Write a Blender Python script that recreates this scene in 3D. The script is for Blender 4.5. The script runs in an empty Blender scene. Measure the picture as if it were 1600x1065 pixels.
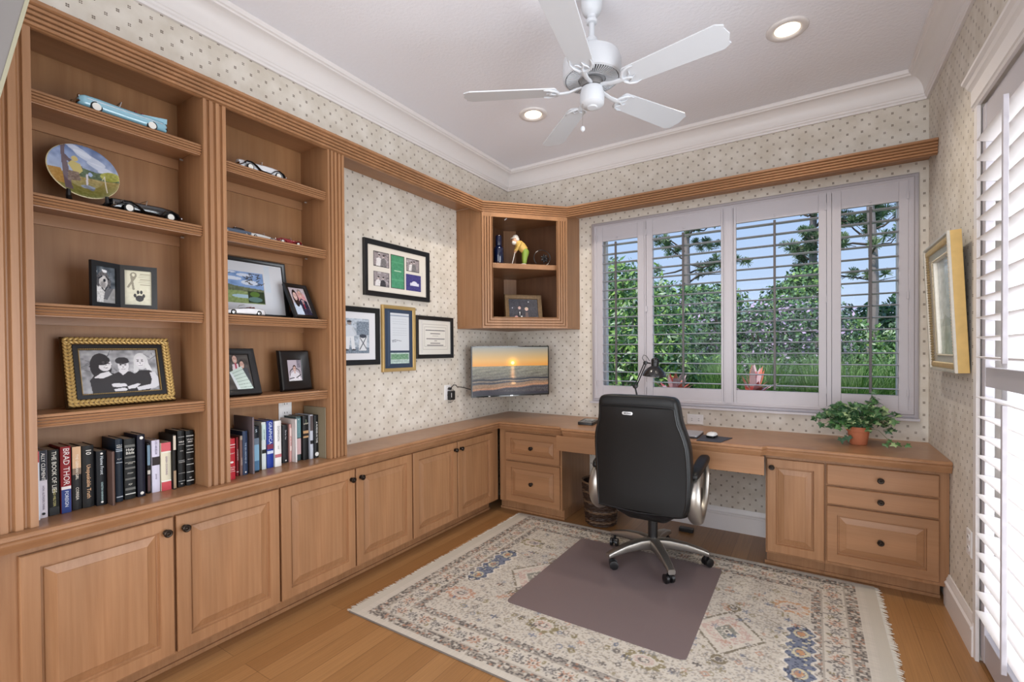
import bpy, bmesh, math, random
import numpy as np
from mathutils import Matrix, Vector
PI = math.pi
R = math.radians
random.seed(7)
SC = bpy.context.scene
COL = SC.collection

# ------------------------------------------------------------------ camera
def make_camera():
    a, p, r = R(32.45446), R(-0.60805), R(-0.41758)
    fwd = Vector((-math.sin(a)*math.cos(p), math.cos(a)*math.cos(p), math.sin(p)))
    rt = Vector((math.cos(a), math.sin(a), 0)); up = rt.cross(fwd)
    X = math.cos(r)*rt + math.sin(r)*up; Y = -math.sin(r)*rt + math.cos(r)*up
    cd = bpy.data.cameras.new('camera'); cam = bpy.data.objects.new('camera', cd); COL.objects.link(cam)
    m = Matrix((X, Y, -fwd)).transposed().to_4x4(); m.translation = (2.43764, -3.77845, 1.33913)
    cam.matrix_world = m
    cd.sensor_width = 36.0; cd.sensor_fit = 'HORIZONTAL'; cd.lens = 736.5176*36/1600
    cd.shift_x = 0; cd.shift_y = 22.3887/1600; cd.clip_start = 0.05; cd.clip_end = 300
    SC.camera = cam
make_camera()

# ------------------------------------------------------------------ world, sun, lights, exposure
def lin(c, k=1.0):
    if isinstance(c, str):
        c = [int(c[i:i+2], 16) for i in (0, 2, 4)]
    o = []
    for v in c[:3]:
        v = v/255.0
        o.append((v/12.92 if v <= .04045 else ((v+.055)/1.055)**2.4)*k)
    return (o[0], o[1], o[2], 1.0)
W = bpy.data.worlds.new('world'); SC.world = W; W.use_nodes = True
wn = W.node_tree.nodes; wl = W.node_tree.links
for n in list(wn): wn.remove(n)
wo = wn.new('ShaderNodeOutputWorld'); bg = wn.new('ShaderNodeBackground')
tc = wn.new('ShaderNodeTexCoord'); sx = wn.new('ShaderNodeSeparateXYZ'); cr = wn.new('ShaderNodeValToRGB')
cr.color_ramp.elements[0].position = 0.0; cr.color_ramp.elements[0].color = lin((196, 216, 240))
cr.color_ramp.elements[1].position = 0.55; cr.color_ramp.elements[1].color = lin((120, 165, 228))
wl.new(tc.outputs['Generated'], sx.inputs[0]); wl.new(sx.outputs['Z'], cr.inputs[0])
wl.new(cr.outputs[0], bg.inputs[0]); bg.inputs[1].default_value = 1.15; wl.new(bg.outputs[0], wo.inputs[0])

def light(name, kind, loc, rot, energy, color, **kw):
    d = bpy.data.lights.new(name, kind); d.energy = energy; d.color = color
    for k, v in kw.items(): setattr(d, k, v)
    o = bpy.data.objects.new(name, d); o.location = loc; o.rotation_euler = rot; COL.objects.link(o); return o
light('sun', 'SUN', (0, -8, 12), (R(38), 0, R(-24)), 3.4, (1.0, .95, .86), angle=R(1.0))
# added fill light behind the viewer, brightens the room from the rear
light('rear_fill_light', 'AREA', (1.7, -5.6, 1.5), (R(103), 0, R(4)), 108, (.95, .975, 1.0), shape='RECTANGLE', size=3.0, size_y=2.4)
# daylight entering through the glazed door on the right
light('door_daylight', 'AREA', (3.9, -2.2, 1.15), (0, R(112), 0), 112, (.90, .95, 1.0), shape='RECTANGLE', size=2.2, size_y=2.2)
VS = SC.view_settings
VS.view_transform = 'Standard'; VS.look = 'None'; VS.gamma = 1.0; VS.use_curve_mapping = False; VS.exposure = 0.0
SC.display_settings.display_device = 'sRGB'
try:
    SC.cycles.max_bounces = 7; SC.cycles.diffuse_bounces = 4; SC.cycles.glossy_bounces = 3
    SC.cycles.transparent_max_bounces = 12; SC.cycles.use_denoising = True
    SC.cycles.sample_clamp_indirect = 6.0; SC.cycles.caustics_reflective = False; SC.cycles.caustics_refractive = False
except Exception: pass

# ------------------------------------------------------------------ materials
MATS = {}
def newmat(name):
    m = bpy.data.materials.new(name); m.use_nodes = True
    nt = m.node_tree; b = nt.nodes['Principled BSDF']; MATS[name] = m
    return m, nt, b
def plain(name, c, rough=.5, metal=0.0, spec=.5, emit=None, es=1.0, noise=0.0, nscale=40, bump=0.0, coat=0.0):
    if name in MATS: return MATS[name]
    m, nt, b = newmat(name)
    b.inputs['Base Color'].default_value = lin(c); b.inputs['Roughness'].default_value = rough
    b.inputs['Metallic'].default_value = metal; b.inputs['Specular IOR Level'].default_value = spec
    b.inputs['Coat Weight'].default_value = coat
    if emit is not None:
        b.inputs['Emission Color'].default_value = lin(emit); b.inputs['Emission Strength'].default_value = es
    tco = nt.nodes.new('ShaderNodeTexCoord'); nz = nt.nodes.new('ShaderNodeTexNoise')
    nz.inputs['Scale'].default_value = nscale; nz.inputs['Detail'].default_value = 4
    nt.links.new(tco.outputs['Object'], nz.inputs['Vector'])
    mp = nt.nodes.new('ShaderNodeMapRange'); mp.inputs['To Min'].default_value = 1-noise; mp.inputs['To Max'].default_value = 1+noise
    nt.links.new(nz.outputs['Fac'], mp.inputs['Value'])
    mx = nt.nodes.new('ShaderNodeMix'); mx.data_type = 'RGBA'; mx.blend_type = 'MULTIPLY'; mx.inputs[0].default_value = 1
    mx.inputs[6].default_value = lin(c); nt.links.new(mp.outputs[0], mx.inputs[7]); nt.links.new(mx.outputs[2], b.inputs['Base Color'])
    if bump:
        bp = nt.nodes.new('ShaderNodeBump'); bp.inputs['Strength'].default_value = bump; bp.inputs['Distance'].default_value = .002
        nt.links.new(nz.outputs['Fac'], bp.inputs['Height']); nt.links.new(bp.outputs[0], b.inputs['Normal'])
    return m
def wood(name, c1, c2, scale=(60, 60, 3), rough=.38, big=1.6, lo=.86, hi=1.12):
    """fine straight grain: noise stretched along one axis (small scale = grain direction)"""
    m, nt, b = newmat(name); L = nt.links
    tco = nt.nodes.new('ShaderNodeTexCoord'); mpg = nt.nodes.new('ShaderNodeMapping'); mpg.inputs['Scale'].default_value = scale
    L.new(tco.outputs['Object'], mpg.inputs[0])
    nz = nt.nodes.new('ShaderNodeTexNoise'); nz.inputs['Scale'].default_value = 1.0; nz.inputs['Detail'].default_value = 5; nz.inputs['Roughness'].default_value = .6
    L.new(mpg.outputs[0], nz.inputs['Vector'])
    n2 = nt.nodes.new('ShaderNodeTexNoise'); n2.inputs['Scale'].default_value = 1.0; n2.inputs['Detail'].default_value = 2
    m2 = nt.nodes.new('ShaderNodeMapping'); m2.inputs['Scale'].default_value = [max(.6, s*.11)*big for s in scale]
    L.new(tco.outputs['Object'], m2.inputs[0]); L.new(m2.outputs[0], n2.inputs['Vector'])
    r = nt.nodes.new('ShaderNodeValToRGB'); r.color_ramp.elements[0].position = .3; r.color_ramp.elements[0].color = lin(c1)
    r.color_ramp.elements[1].position = .72; r.color_ramp.elements[1].color = lin(c2); L.new(nz.outputs['Fac'], r.inputs[0])
    mp = nt.nodes.new('ShaderNodeMapRange'); mp.inputs['From Min'].default_value = .3; mp.inputs['From Max'].default_value = .7
    mp.inputs['To Min'].default_value = lo; mp.inputs['To Max'].default_value = hi; L.new(n2.outputs['Fac'], mp.inputs['Value'])
    mx = nt.nodes.new('ShaderNodeMix'); mx.data_type = 'RGBA'; mx.blend_type = 'MULTIPLY'; mx.inputs[0].default_value = 1
    L.new(r.outputs[0], mx.inputs[6]); L.new(mp.outputs[0], mx.inputs[7]); L.new(mx.outputs[2], b.inputs['Base Color'])
    b.inputs['Roughness'].default_value = rough; b.inputs['Specular IOR Level'].default_value = .4
    return m
WA, WB = (146, 104, 71), (163, 121, 86)
M_wv = wood('maple_vertical_grain', WA, WB, (55, 55, 2.2))
M_wy = wood('maple_long_grain_y', (150,108,75), (159,117,83), (55, 2.2, 55))
M_wx = wood('maple_long_grain_x', (150,108,75), (159,117,83), (2.2, 55, 55))
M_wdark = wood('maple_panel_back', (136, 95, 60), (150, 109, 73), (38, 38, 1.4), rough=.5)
M_top = wood('maple_counter_top', (148, 106, 74), (162, 120, 86), (14, 14, 14), rough=.3)

def wallpaper(name, axis):
    m, nt, b = newmat(name); L = nt.links; N = nt.nodes
    geo = N.new('ShaderNodeNewGeometry'); sp = N.new('ShaderNodeSeparateXYZ'); L.new(geo.outputs['Position'], sp.inputs[0])
    def mth(op, a, b_=None, c=None):
        n = N.new('ShaderNodeMath'); n.operation = op
        for i, v in enumerate((a, b_, c)):
            if v is None: continue
            if isinstance(v, (int, float)): n.inputs[i].default_value = v
            else: L.new(v, n.inputs[i])
        return n.outputs[0]
    u = mth('SUBTRACT', sp.outputs[axis], 1.869 if axis == 'X' else -1.010)
    v = mth('SUBTRACT', sp.outputs['Z'], .851 if axis == 'X' else 1.191)
    PX, PZ = (.0765, .075) if axis == 'X' else (.0790, .0750)
    masks = []
    for off in (0, .5):
        p = mth('SUBTRACT', mth('FRACT', mth('ADD', mth('DIVIDE', u, PX), .5+off)), .5)
        q = mth('SUBTRACT', mth('FRACT', mth('ADD', mth('DIVIDE', v, PZ), .5+off)), .5)
        pa = mth('MULTIPLY', mth('ABSOLUTE', p), PX); qa = mth('MULTIPLY', mth('ABSOLUTE', q), PZ)
        # four little petals set crosswise
        dx = mth('SUBTRACT', pa, .0031); dz = mth('SUBTRACT', qa, .0036)
        d = mth('SQRT', mth('ADD', mth('MULTIPLY', dx, dx), mth('MULTIPLY', dz, dz)))
        masks.append(mth('LESS_THAN', d, .0031 if off == 0 else .0027))
    mk = mth('MAXIMUM', masks[0], masks[1])
    nz = N.new('ShaderNodeTexNoise'); nz.inputs['Scale'].default_value = 9; nz.inputs['Detail'].default_value = 6
    L.new(geo.outputs['Position'], nz.inputs['Vector'])
    r = N.new('ShaderNodeValToRGB'); r.color_ramp.elements[0].position = .35; r.color_ramp.elements[0].color = lin((203, 194, 181))
    r.color_ramp.elements[1].position = .68; r.color_ramp.elements[1].color = lin((219, 212, 202)); L.new(nz.outputs['Fac'], r.inputs[0])
    mx = N.new('ShaderNodeMix'); mx.data_type = 'RGBA'; L.new(mk, mx.inputs[0]); L.new(r.outputs[0], mx.inputs[6])
    mx.inputs[7].default_value = lin((116, 104, 93)); L.new(mx.outputs[2], b.inputs['Base Color'])
    b.inputs['Roughness'].default_value = .75; b.inputs['Specular IOR Level'].default_value = .25
    return m
M_wpx = wallpaper('wallpaper_small_motif_back', 'X'); M_wpy = wallpaper('wallpaper_small_motif_side', 'Y')

def ceiling_mat():
    m, nt, b = newmat('ceiling_orange_peel'); L = nt.links; N = nt.nodes
    b.inputs['Base Color'].default_value = lin((238, 238, 244)); b.inputs['Roughness'].default_value = .9
    geo = N.new('ShaderNodeNewGeometry'); nz = N.new('ShaderNodeTexNoise'); nz.inputs['Scale'].default_value = 55; nz.inputs['Detail'].default_value = 3
    L.new(geo.outputs['Position'], nz.inputs['Vector']); bp = N.new('ShaderNodeBump'); bp.inputs['Strength'].default_value = .35; bp.inputs['Distance'].default_value = .006
    L.new(nz.outputs['Fac'], bp.inputs['Height']); L.new(bp.outputs[0], b.inputs['Normal']); return m
M_ceil = ceiling_mat()
def floor_mat():
    m, nt, b = newmat('bamboo_floor'); L = nt.links; N = nt.nodes
    geo = N.new('ShaderNodeNewGeometry')
    mp = N.new('ShaderNodeMapping'); mp.inputs['Rotation'].default_value = (0, 0, R(90)); L.new(geo.outputs['Position'], mp.inputs[0])
    br = N.new('ShaderNodeTexBrick'); br.inputs['Scale'].default_value = 1.0; br.inputs['Brick Width'].default_value = 1.35; br.inputs['Row Height'].default_value = .095
    br.inputs['Mortar Size'].default_value = .0009; br.inputs['Mortar Smooth'].default_value = .3; br.offset = .37; br.offset_frequency = 3
    br.inputs['Color1'].default_value = lin((146, 103, 62)); br.inputs['Color2'].default_value = lin((164, 120, 76)); br.inputs['Mortar'].default_value = lin((96, 62, 36))
    L.new(mp.outputs[0], br.inputs['Vector'])
    m2 = N.new('ShaderNodeMapping'); m2.inputs['Scale'].default_value = (150, 3, 1); L.new(geo.outputs['Position'], m2.inputs[0])
    nz = N.new('ShaderNodeTexNoise'); nz.inputs['Scale'].default_value = 1; nz.inputs['Detail'].default_value = 5; L.new(m2.outputs[0], nz.inputs['Vector'])
    mr = N.new('ShaderNodeMapRange'); mr.inputs['From Min'].default_value = .3; mr.inputs['From Max'].default_value = .7; mr.inputs['To Min'].default_value = .86; mr.inputs['To Max'].default_value = 1.1
    L.new(nz.outputs['Fac'], mr.inputs['Value'])
    mx = N.new('ShaderNodeMix'); mx.data_type = 'RGBA'; mx.blend_type = 'MULTIPLY'; mx.inputs[0].default_value = 1
    L.new(br.outputs['Color'], mx.inputs[6]); L.new(mr.outputs[0], mx.inputs[7]); L.new(mx.outputs[2], b.inputs['Base Color'])
    b.inputs['Roughness'].default_value = .33; b.inputs['Specular IOR Level'].default_value = .45; return m
M_floor = floor_mat()
M_white = plain('white_trim_paint', (226, 221, 219), .4, noise=.01)
M_shut = plain('white_shutter_paint', (184, 179, 184), .38, noise=.01)
M_louv = plain('window_louvre_paint', (176, 178, 186), .38, noise=.01)
M_rod = plain('tilt_rod_shade_grey', (84, 79, 80), .45)  # white rods; their backlit shade is put into this dark grey
M_black = plain('black_plastic', (22, 21, 22), .35)
M_blackf = plain('black_frame_lacquer', (20, 19, 20), .3)
M_knob = plain('oil_rubbed_bronze', (52, 44, 38), .3, metal=.85)
M_chrome = plain('chrome', (205, 205, 208), .14, metal=1)
M_silver = plain('brushed_silver_metal', (172, 166, 158), .33, metal=.9)
M_gold = plain('aged_gold', (190, 158, 96), .4, metal=.35, noise=.25, nscale=90)
M_golddk = plain('gilt_dark_bronze', (84, 62, 34), .5, metal=.4, noise=.3, nscale=120)  # dark bronze ground under the gilt leaf carving
M_goldside = plain('gilt_side_worn', (206, 172, 106), .5, metal=.25, noise=.18, nscale=25)
M_glassy = None
def glass_mat(name, tint=(255, 255, 255), gloss=.08):
    m = bpy.data.materials.new(name); m.use_nodes = True; nt = m.node_tree; N = nt.nodes
    for n in list(N): N.remove(n)
    o = N.new('ShaderNodeOutputMaterial'); t = N.new('ShaderNodeBsdfTransparent'); g = N.new('ShaderNodeBsdfGlossy'); mx = N.new('ShaderNodeMixShader')
    t.inputs[0].default_value = lin(tint); g.inputs['Roughness'].default_value = .02
    mx.inputs[0].default_value = .004
    nt.links.new(t.outputs[0], mx.inputs[1]); nt.links.new(g.outputs[0], mx.inputs[2]); nt.links.new(mx.outputs[0], o.inputs[0])
    MATS[name] = m; return m
M_glass = glass_mat('clear_glass')
def vcol_mat(name, rough=.5, emit=0.0, spec=.4, bump=0.0, coat=0.0):
    m, nt, b = newmat(name); a = nt.nodes.new('ShaderNodeAttribute'); a.attribute_name = 'col'
    nt.links.new(a.outputs['Color'], b.inputs['Base Color']); b.inputs['Roughness'].default_value = rough
    b.inputs['Specular IOR Level'].default_value = spec; b.inputs['Coat Weight'].default_value = coat
    if emit:
        nt.links.new(a.outputs['Color'], b.inputs['Emission Color']); b.inputs['Emission Strength'].default_value = emit
    if bump:
        g = nt.nodes.new('ShaderNodeNewGeometry'); nz = nt.nodes.new('ShaderNodeTexNoise'); nz.inputs['Scale'].default_value = 500
        nt.links.new(g.outputs['Position'], nz.inputs['Vector']); bp = nt.nodes.new('ShaderNodeBump'); bp.inputs['Strength'].default_value = bump; bp.inputs['Distance'].default_value = .002
        nt.links.new(nz.outputs['Fac'], bp.inputs['Height']); nt.links.new(bp.outputs[0], b.inputs['Normal'])
    return m
M_photo = vcol_mat('printed_photo', .25, spec=.5, coat=.25)
M_screen = vcol_mat('tv_screen_image', .25, emit=.34, spec=.3)
M_rug = vcol_mat('woven_rug_pile', .95, spec=.1, bump=.6)
# ------------------------------------------------------------------ mesh builder
class MB:
    def __init__(s): s.v = []; s.f = []; s.m = []; s.T = Matrix.Identity(4)
    def add(s, vs, fs, mi=0):
        b = len(s.v)
        for q in vs:
            w = s.T @ Vector(q); s.v.append((w.x, w.y, w.z))
        for k in fs: s.f.append(tuple(i+b for i in k)); s.m.append(mi)
        return s
    def box(s, x0, x1, y0, y1, z0, z1, mi=0):
        if x0 > x1: x0, x1 = x1, x0
        if y0 > y1: y0, y1 = y1, y0
        if z0 > z1: z0, z1 = z1, z0
        v = [(x0,y0,z0),(x1,y0,z0),(x1,y1,z0),(x0,y1,z0),(x0,y0,z1),(x1,y0,z1),(x1,y1,z1),(x0,y1,z1)]
        return s.add(v, [(0,3,2,1),(4,5,6,7),(0,1,5,4),(1,2,6,5),(2,3,7,6),(3,0,4,7)], mi)
    def prism(s, poly, a, b, axis='z', mi=0):
        n = len(poly); area = sum(poly[i][0]*poly[(i+1)%n][1]-poly[(i+1)%n][0]*poly[i][1] for i in range(n))
        if area < 0: poly = poly[::-1]
        if a > b: a, b = b, a
        def P(p, h): return {'z': (p[0], p[1], h), 'x': (h, p[0], p[1]), 'y': (p[1], h, p[0])}[axis]
        v = [P(p, a) for p in poly]+[P(p, b) for p in poly]
        f = [tuple(range(n))[::-1], tuple(range(n, 2*n))]+[(i, (i+1) % n, n+(i+1) % n, n+i) for i in range(n)]
        return s.add(v, f, mi)
    def xz(s, poly, y0, y1, mi=0):   # polygon given as (x, z) extruded in y
        return s.prism([(p[1], p[0]) for p in poly], y0, y1, 'y', mi)
    def lathe(s, prof, n=24, c=(0,0,0), mi=0, cap=True, axis='z', a0=0):
        v = []; f = []; k = len(prof)
        for i in range(n):
            t = a0+2*PI*i/n; cc, ss = math.cos(t), math.sin(t)
            for r, h in prof:
                if axis == 'z': p = (r*cc, r*ss, h)
                elif axis == 'y': p = (r*cc, -h, r*ss)      # axis points to -y (outwards from a wall)
                else: p = (h, r*cc, r*ss)
                v.append((c[0]+p[0], c[1]+p[1], c[2]+p[2]))
        for i in range(n):
            j = (i+1) % n
            for q in range(k-1): f.append((i*k+q, j*k+q, j*k+q+1, i*k+q+1))
        if cap:
            if prof[0][0] > 1e-6: f.append(tuple(i*k for i in range(n))[::-1])
            if prof[-1][0] > 1e-6: f.append(tuple(i*k+k-1 for i in range(n)))
        return s.add(v, f, mi)
    def tube(s, pts, r, n=8, mi=0, closed=False, cap=True, flat=None):
        P = [Vector(p) for p in pts]; k = len(P); v = []; f = []
        rr = r if isinstance(r, (list, tuple)) else [r]*k
        up = Vector((0, 0, 1)); prev = None
        for i in range(k):
            if closed: t = (P[(i+1) % k]-P[(i-1) % k])
            else: t = P[min(i+1, k-1)]-P[max(i-1, 0)]
            t.normalize()
            if prev is None:
                a = up if abs(t.z) < .9 else Vector((1, 0, 0)); u = t.cross(a).normalized()
            else:
                u = (prev-t*prev.dot(t)); u = u.normalized() if u.length > 1e-6 else t.cross(up).normalized()
            prev = u; w = t.cross(u)
            for j in range(n):
                an = 2*PI*j/n
                sx_, sy_ = (1, 1) if flat is None else flat
                v.append(tuple(P[i]+u*math.cos(an)*rr[i]*sx_+w*math.sin(an)*rr[i]*sy_))
        for i in range(k if closed else k-1):
            i2 = (i+1) % k
            for j in range(n): f.append((i*n+j, i*n+(j+1) % n, i2*n+(j+1) % n, i2*n+j))
        if cap and not closed: f.append(tuple(range(n))[::-1]); f.append(tuple(range((k-1)*n, k*n)))
        return s.add(v, f, mi)
    def loft(s, loops, mi=0, cap=True):
        n = len(loops[0]); v = [p for l in loops for p in l]; f = []
        for i in range(len(loops)-1):
            for j in range(n): f.append((i*n+j, i*n+(j+1) % n, (i+1)*n+(j+1) % n, (i+1)*n+j))
        if cap: f.append(tuple(range(n))[::-1]); f.append(tuple(range((len(loops)-1)*n, len(loops)*n)))
        return s.add(v, f, mi)
    def ball(s, c, r, n=12, mi=0):
        rx, ry, rz = r if isinstance(r, (tuple, list)) else (r, r, r)
        k = max(4, n//2); v = []; f = []
        for i in range(k+1):
            ph = PI*i/k
            for j in range(n):
                t = 2*PI*j/n; v.append((c[0]+rx*math.sin(ph)*math.cos(t), c[1]+ry*math.sin(ph)*math.sin(t), c[2]-rz*math.cos(ph)))
        for i in range(k):
            for j in range(n): f.append((i*n+j, i*n+(j+1) % n, (i+1)*n+(j+1) % n, (i+1)*n+j))
        return s.add(v, f, mi)
    def sweep(s, path, prof, closed=False, mi=0, cap=True):
        """path in XY; prof (outward, z), outward = right of the travel direction; mitred corners"""
        k = len(path); v = []; f = []; n = len(prof)
        P = [Vector((p[0], p[1])) for p in path]
        for i in range(k):
            if closed or 0 < i < k-1:
                a = (P[i]-P[(i-1) % k]).normalized(); b = (P[(i+1) % k]-P[i]).normalized()
                na = Vector((a.y, -a.x)); nb = Vector((b.y, -b.x)); m = (na+nb)
                m = m/max(.2, (1+na.dot(nb)))
            else:
                d = (P[1]-P[0]) if i == 0 else (P[-1]-P[-2]); d.normalize(); m = Vector((d.y, -d.x))
            for o, z in prof: v.append((P[i].x+m.x*o, P[i].y+m.y*o, z))
        for i in range(k if closed else k-1):
            i2 = (i+1) % k
            for j in range(n): f.append((i*n+j, i2*n+j, i2*n+(j+1) % n, i*n+(j+1) % n))
        if cap and not closed: f.append(tuple(range(n))); f.append(tuple(range((k-1)*n, k*n))[::-1])
        return s.add(v, f, mi)
    def sweep_xz(s, path, prof, closed=True, mi=0, y=0):
        """path in local XZ (facing -y), prof (inward-to-right offset, protrusion towards -y)"""
        T = s.T.copy()
        s.T = T @ Matrix(((1,0,0,0),(0,0,-1,y),(0,1,0,0),(0,0,0,1)))
        s.sweep(path, prof, closed, mi); s.T = T
        return s
    def build(s, name, mats, parent=None, smooth=False, bevel=0, sharp=35, subsurf=0, loc=None, rotz=None, world=False, bseg=2):
        me = bpy.data.meshes.new(name)
        if not isinstance(mats, (list, tuple)): mats = [mats]
        me.from_pydata(s.v, [], s.f)
        for m in mats: me.materials.append(m)
        if len(mats) > 1: me.polygons.foreach_set('material_index', s.m)
        me.validate(); me.update()
        bm = bmesh.new(); bm.from_mesh(me); bmesh.ops.recalc_face_normals(bm, faces=bm.faces); bm.to_mesh(me); bm.free()
        if smooth:
            me.polygons.foreach_set('use_smooth', [True]*len(me.polygons))
            if sharp: me.set_sharp_from_angle(angle=R(sharp))
        o = bpy.data.objects.new(name, me); COL.objects.link(o)
        if world and parent is not None:
            me.transform(MW(parent).inverted())
        if parent is not None: o.parent = parent
        if loc is not None: o.location = loc
        if rotz is not None: o.rotation_euler = (0, 0, rotz)
        if bevel:
            md = o.modifiers.new('bevel', 'BEVEL'); md.width = bevel; md.segments = bseg; md.limit_method = 'ANGLE'; md.angle_limit = R(40)
        if subsurf:
            md = o.modifiers.new('sub', 'SUBSURF'); md.levels = subsurf; md.render_levels = subsurf
        return o
def MW(o):
    m = Matrix.Translation(o.location) @ o.rotation_euler.to_matrix().to_4x4()
    return (MW(o.parent) @ m) if o.parent else m
def tag(o, label, cat, group=None, kind=None):
    o['label'] = label; o['category'] = cat
    if group: o['group'] = group
    if kind: o['kind'] = kind
    return o
def thing(name, label, cat, loc=(0,0,0), rotz=0, group=None, rot=None):
    o = bpy.data.objects.new(name, None); COL.objects.link(o); o.location = loc
    o.rotation_euler = rot if rot else (0, 0, rotz); o.empty_display_size = .05
    return tag(o, label, cat, group)
def struct(o):
    o['kind'] = 'structure'; return o
def copy_tree(o, parent=None):
    c = o.copy(); COL.objects.link(c)
    if parent is not None: c.parent = parent
    for ch in [q for q in bpy.data.objects if q.parent is o]: copy_tree(ch, c)
    return c
def rrect(w, d, r, n=4, cx=0, cy=0):
    """rounded rectangle points (x,y)"""
    o = []
    for (sx_, sy_, a) in ((1,1,0),(-1,1,90),(-1,-1,180),(1,-1,270)):
        for i in range(n+1):
            t = R(a+90*i/n); o.append((cx+sx_*(w/2-r)+r*math.cos(t), cy+sy_*(d/2-r)+r*math.sin(t)))
    return o
def nested(mb, w, h, steps, mi=0, y=0, cx=0, cz=0, back=True):
    """steps: (inset, protrusion towards -y) nested rectangles bridged, last one capped"""
    loops = []
    for ins, t in steps:
        a, b = w/2-ins, h/2-ins
        loops.append([(cx-a, y-t, cz-b), (cx+a, y-t, cz-b), (cx+a, y-t, cz+b), (cx-a, y-t, cz+b)])
    mb.loft(loops, mi, cap=True); return mb

# ------------------------------------------------------------------ painted prints (vertex colours computed here)
class Canvas:
    def __init__(s, w, h, res=.0025, bg=(255,255,255)):
        s.w, s.h = w, h; s.nx = max(2, int(w/res)+1); s.ny = max(2, int(h/res)+1)
        s.a = np.zeros((s.ny, s.nx, 3)); s.a[:] = np.array(bg)/255.
        s.X, s.Y = np.meshgrid(np.linspace(0, w, s.nx), np.linspace(0, h, s.ny)); s.rng = np.random.RandomState(5)
    def put(s, mask, c, al=1.0):
        m = np.clip(mask.astype(float), 0, 1)[..., None]*al; s.a = s.a*(1-m)+np.array(c)/255.*m
    def rect(s, x0, y0, x1, y1, c, al=1.0): s.put((s.X >= x0*s.w) & (s.X <= x1*s.w) & (s.Y >= y0*s.h) & (s.Y <= y1*s.h), c, al)
    def ell(s, cx, cy, rx, ry, c, al=1.0, ang=0):
        x = s.X/s.w-cx; y = (s.Y/s.h-cy)*1.0; ca, sa = math.cos(ang), math.sin(ang)
        asp = s.h/s.w; yy = y*asp; u = (x*ca+yy*sa)/rx; v = (-x*sa+yy*ca)/(ry*asp); s.put(u*u+v*v < 1, c, al)
    def poly(s, pts, c, al=1.0):
        x, y = s.X/s.w, s.Y/s.h; ins = np.zeros(x.shape, bool); n = len(pts)
        for i in range(n):
            x1, y1 = pts[i]; x2, y2 = pts[(i+1) % n]
            if y1 == y2: continue
            cond = ((y1 > y) != (y2 > y)) & (x < (x2-x1)*(y-y1)/(y2-y1)+x1); ins ^= cond
        s.put(ins, c, al)
    def line(s, x1, y1, x2, y2, t, c, al=1.0):
        """t in metres"""
        ax, ay, bx, by = x1*s.w, y1*s.h, x2*s.w, y2*s.h; dx, dy = bx-ax, by-ay; L2 = dx*dx+dy*dy+1e-12
        q = np.clip(((s.X-ax)*dx+(s.Y-ay)*dy)/L2, 0, 1); d = np.hypot(s.X-ax-q*dx, s.Y-ay-q*dy); s.put(d < t/2, c, al)
    def vgrad(s, y0, y1, c0, c1):
        m = (s.Y >= y0*s.h) & (s.Y <= y1*s.h); t = np.clip((s.Y/s.h-y0)/(y1-y0), 0, 1)[..., None]
        g = np.array(c0)/255.*(1-t)+np.array(c1)/255.*t; s.a = np.where(m[..., None], g, s.a)
    def noise(s, amp, sc=6, y0=0, y1=1, x0=0, x1=1, sx_=1.0):
        gx, gy = max(2, int(s.w*1000/sc/sx_)), max(2, int(s.h*1000/sc)); g = s.rng.rand(gy+2, gx+2)
        fx = s.X/s.w*gx; fy = s.Y/s.h*gy; ix = fx.astype(int); iy = fy.astype(int); tx = fx-ix; ty = fy-iy
        n = (g[iy, ix]*(1-tx)+g[iy, ix+1]*tx)*(1-ty)+(g[iy+1, ix]*(1-tx)+g[iy+1, ix+1]*tx)*ty
        m = ((s.Y >= y0*s.h) & (s.Y <= y1*s.h) & (s.X >= x0*s.w) & (s.X <= x1*s.w))[..., None]
        s.a = np.where(m, np.clip(s.a+(n[..., None]-.5)*2*amp, 0, 1), s.a)
    def scribble(s, x0, x1, y, t, c, al=.8, gap=.3):
        x = x0
        while x < x1:
            l = s.rng.uniform(.02, .07)*(x1-x0)*3; e = min(x1, x+l); s.line(x, y, e, y, t, c, al); x = e+.02*(x1-x0)+.001
    def mesh(s, name, parent, mat, x=0, y=0, z=0, disc=False, T=None):
        """plate lying in local XZ, facing -y, lower left corner at (x-w/2, z)"""
        nx, ny = s.nx, s.ny
        if T is None:
            co = np.stack([s.X-s.w/2+x, np.full_like(s.X, y), s.Y+z], -1).reshape(-1, 3)
        else: co = T(s.X, s.Y).reshape(-1, 3)
        idx = np.arange(nx*ny).reshape(ny, nx)
        q = np.stack([idx[:-1, :-1], idx[:-1, 1:], idx[1:, 1:], idx[1:, :-1]], -1).reshape(-1, 4)
        if disc:
            cx = (s.X-s.w/2)[:-1, :-1]; cy = (s.Y-s.h/2)[:-1, :-1]; keep = (np.hypot(cx, cy) < s.w/2*.985).reshape(-1); q = q[keep]
        me = bpy.data.meshes.new(name); me.vertices.add(len(co)); me.vertices.foreach_set('co', co.ravel())
        me.loops.add(len(q)*4); me.loops.foreach_set('vertex_index', q.ravel().astype(np.int32))
        me.polygons.add(len(q)); me.polygons.foreach_set('loop_start', np.arange(0, len(q)*4, 4, dtype=np.int32))
        me.polygons.foreach_set('loop_total', np.full(len(q), 4, np.int32)); me.update(calc_edges=True)
        a = s.a.reshape(-1, 3); L = np.where(a <= .04045, a/12.92, ((a+.055)/1.055)**2.4)
        at = me.color_attributes.new('col', 'FLOAT_COLOR', 'POINT'); at.data.foreach_set('color', np.concatenate([L, np.ones((len(L), 1))], 1).ravel())
        me.materials.append(mat); me.polygons.foreach_set('use_smooth', [True]*len(q))
        o = bpy.data.objects.new(name, me); COL.objects.link(o)
        if parent is not None: o.parent = parent
        return o
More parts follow.
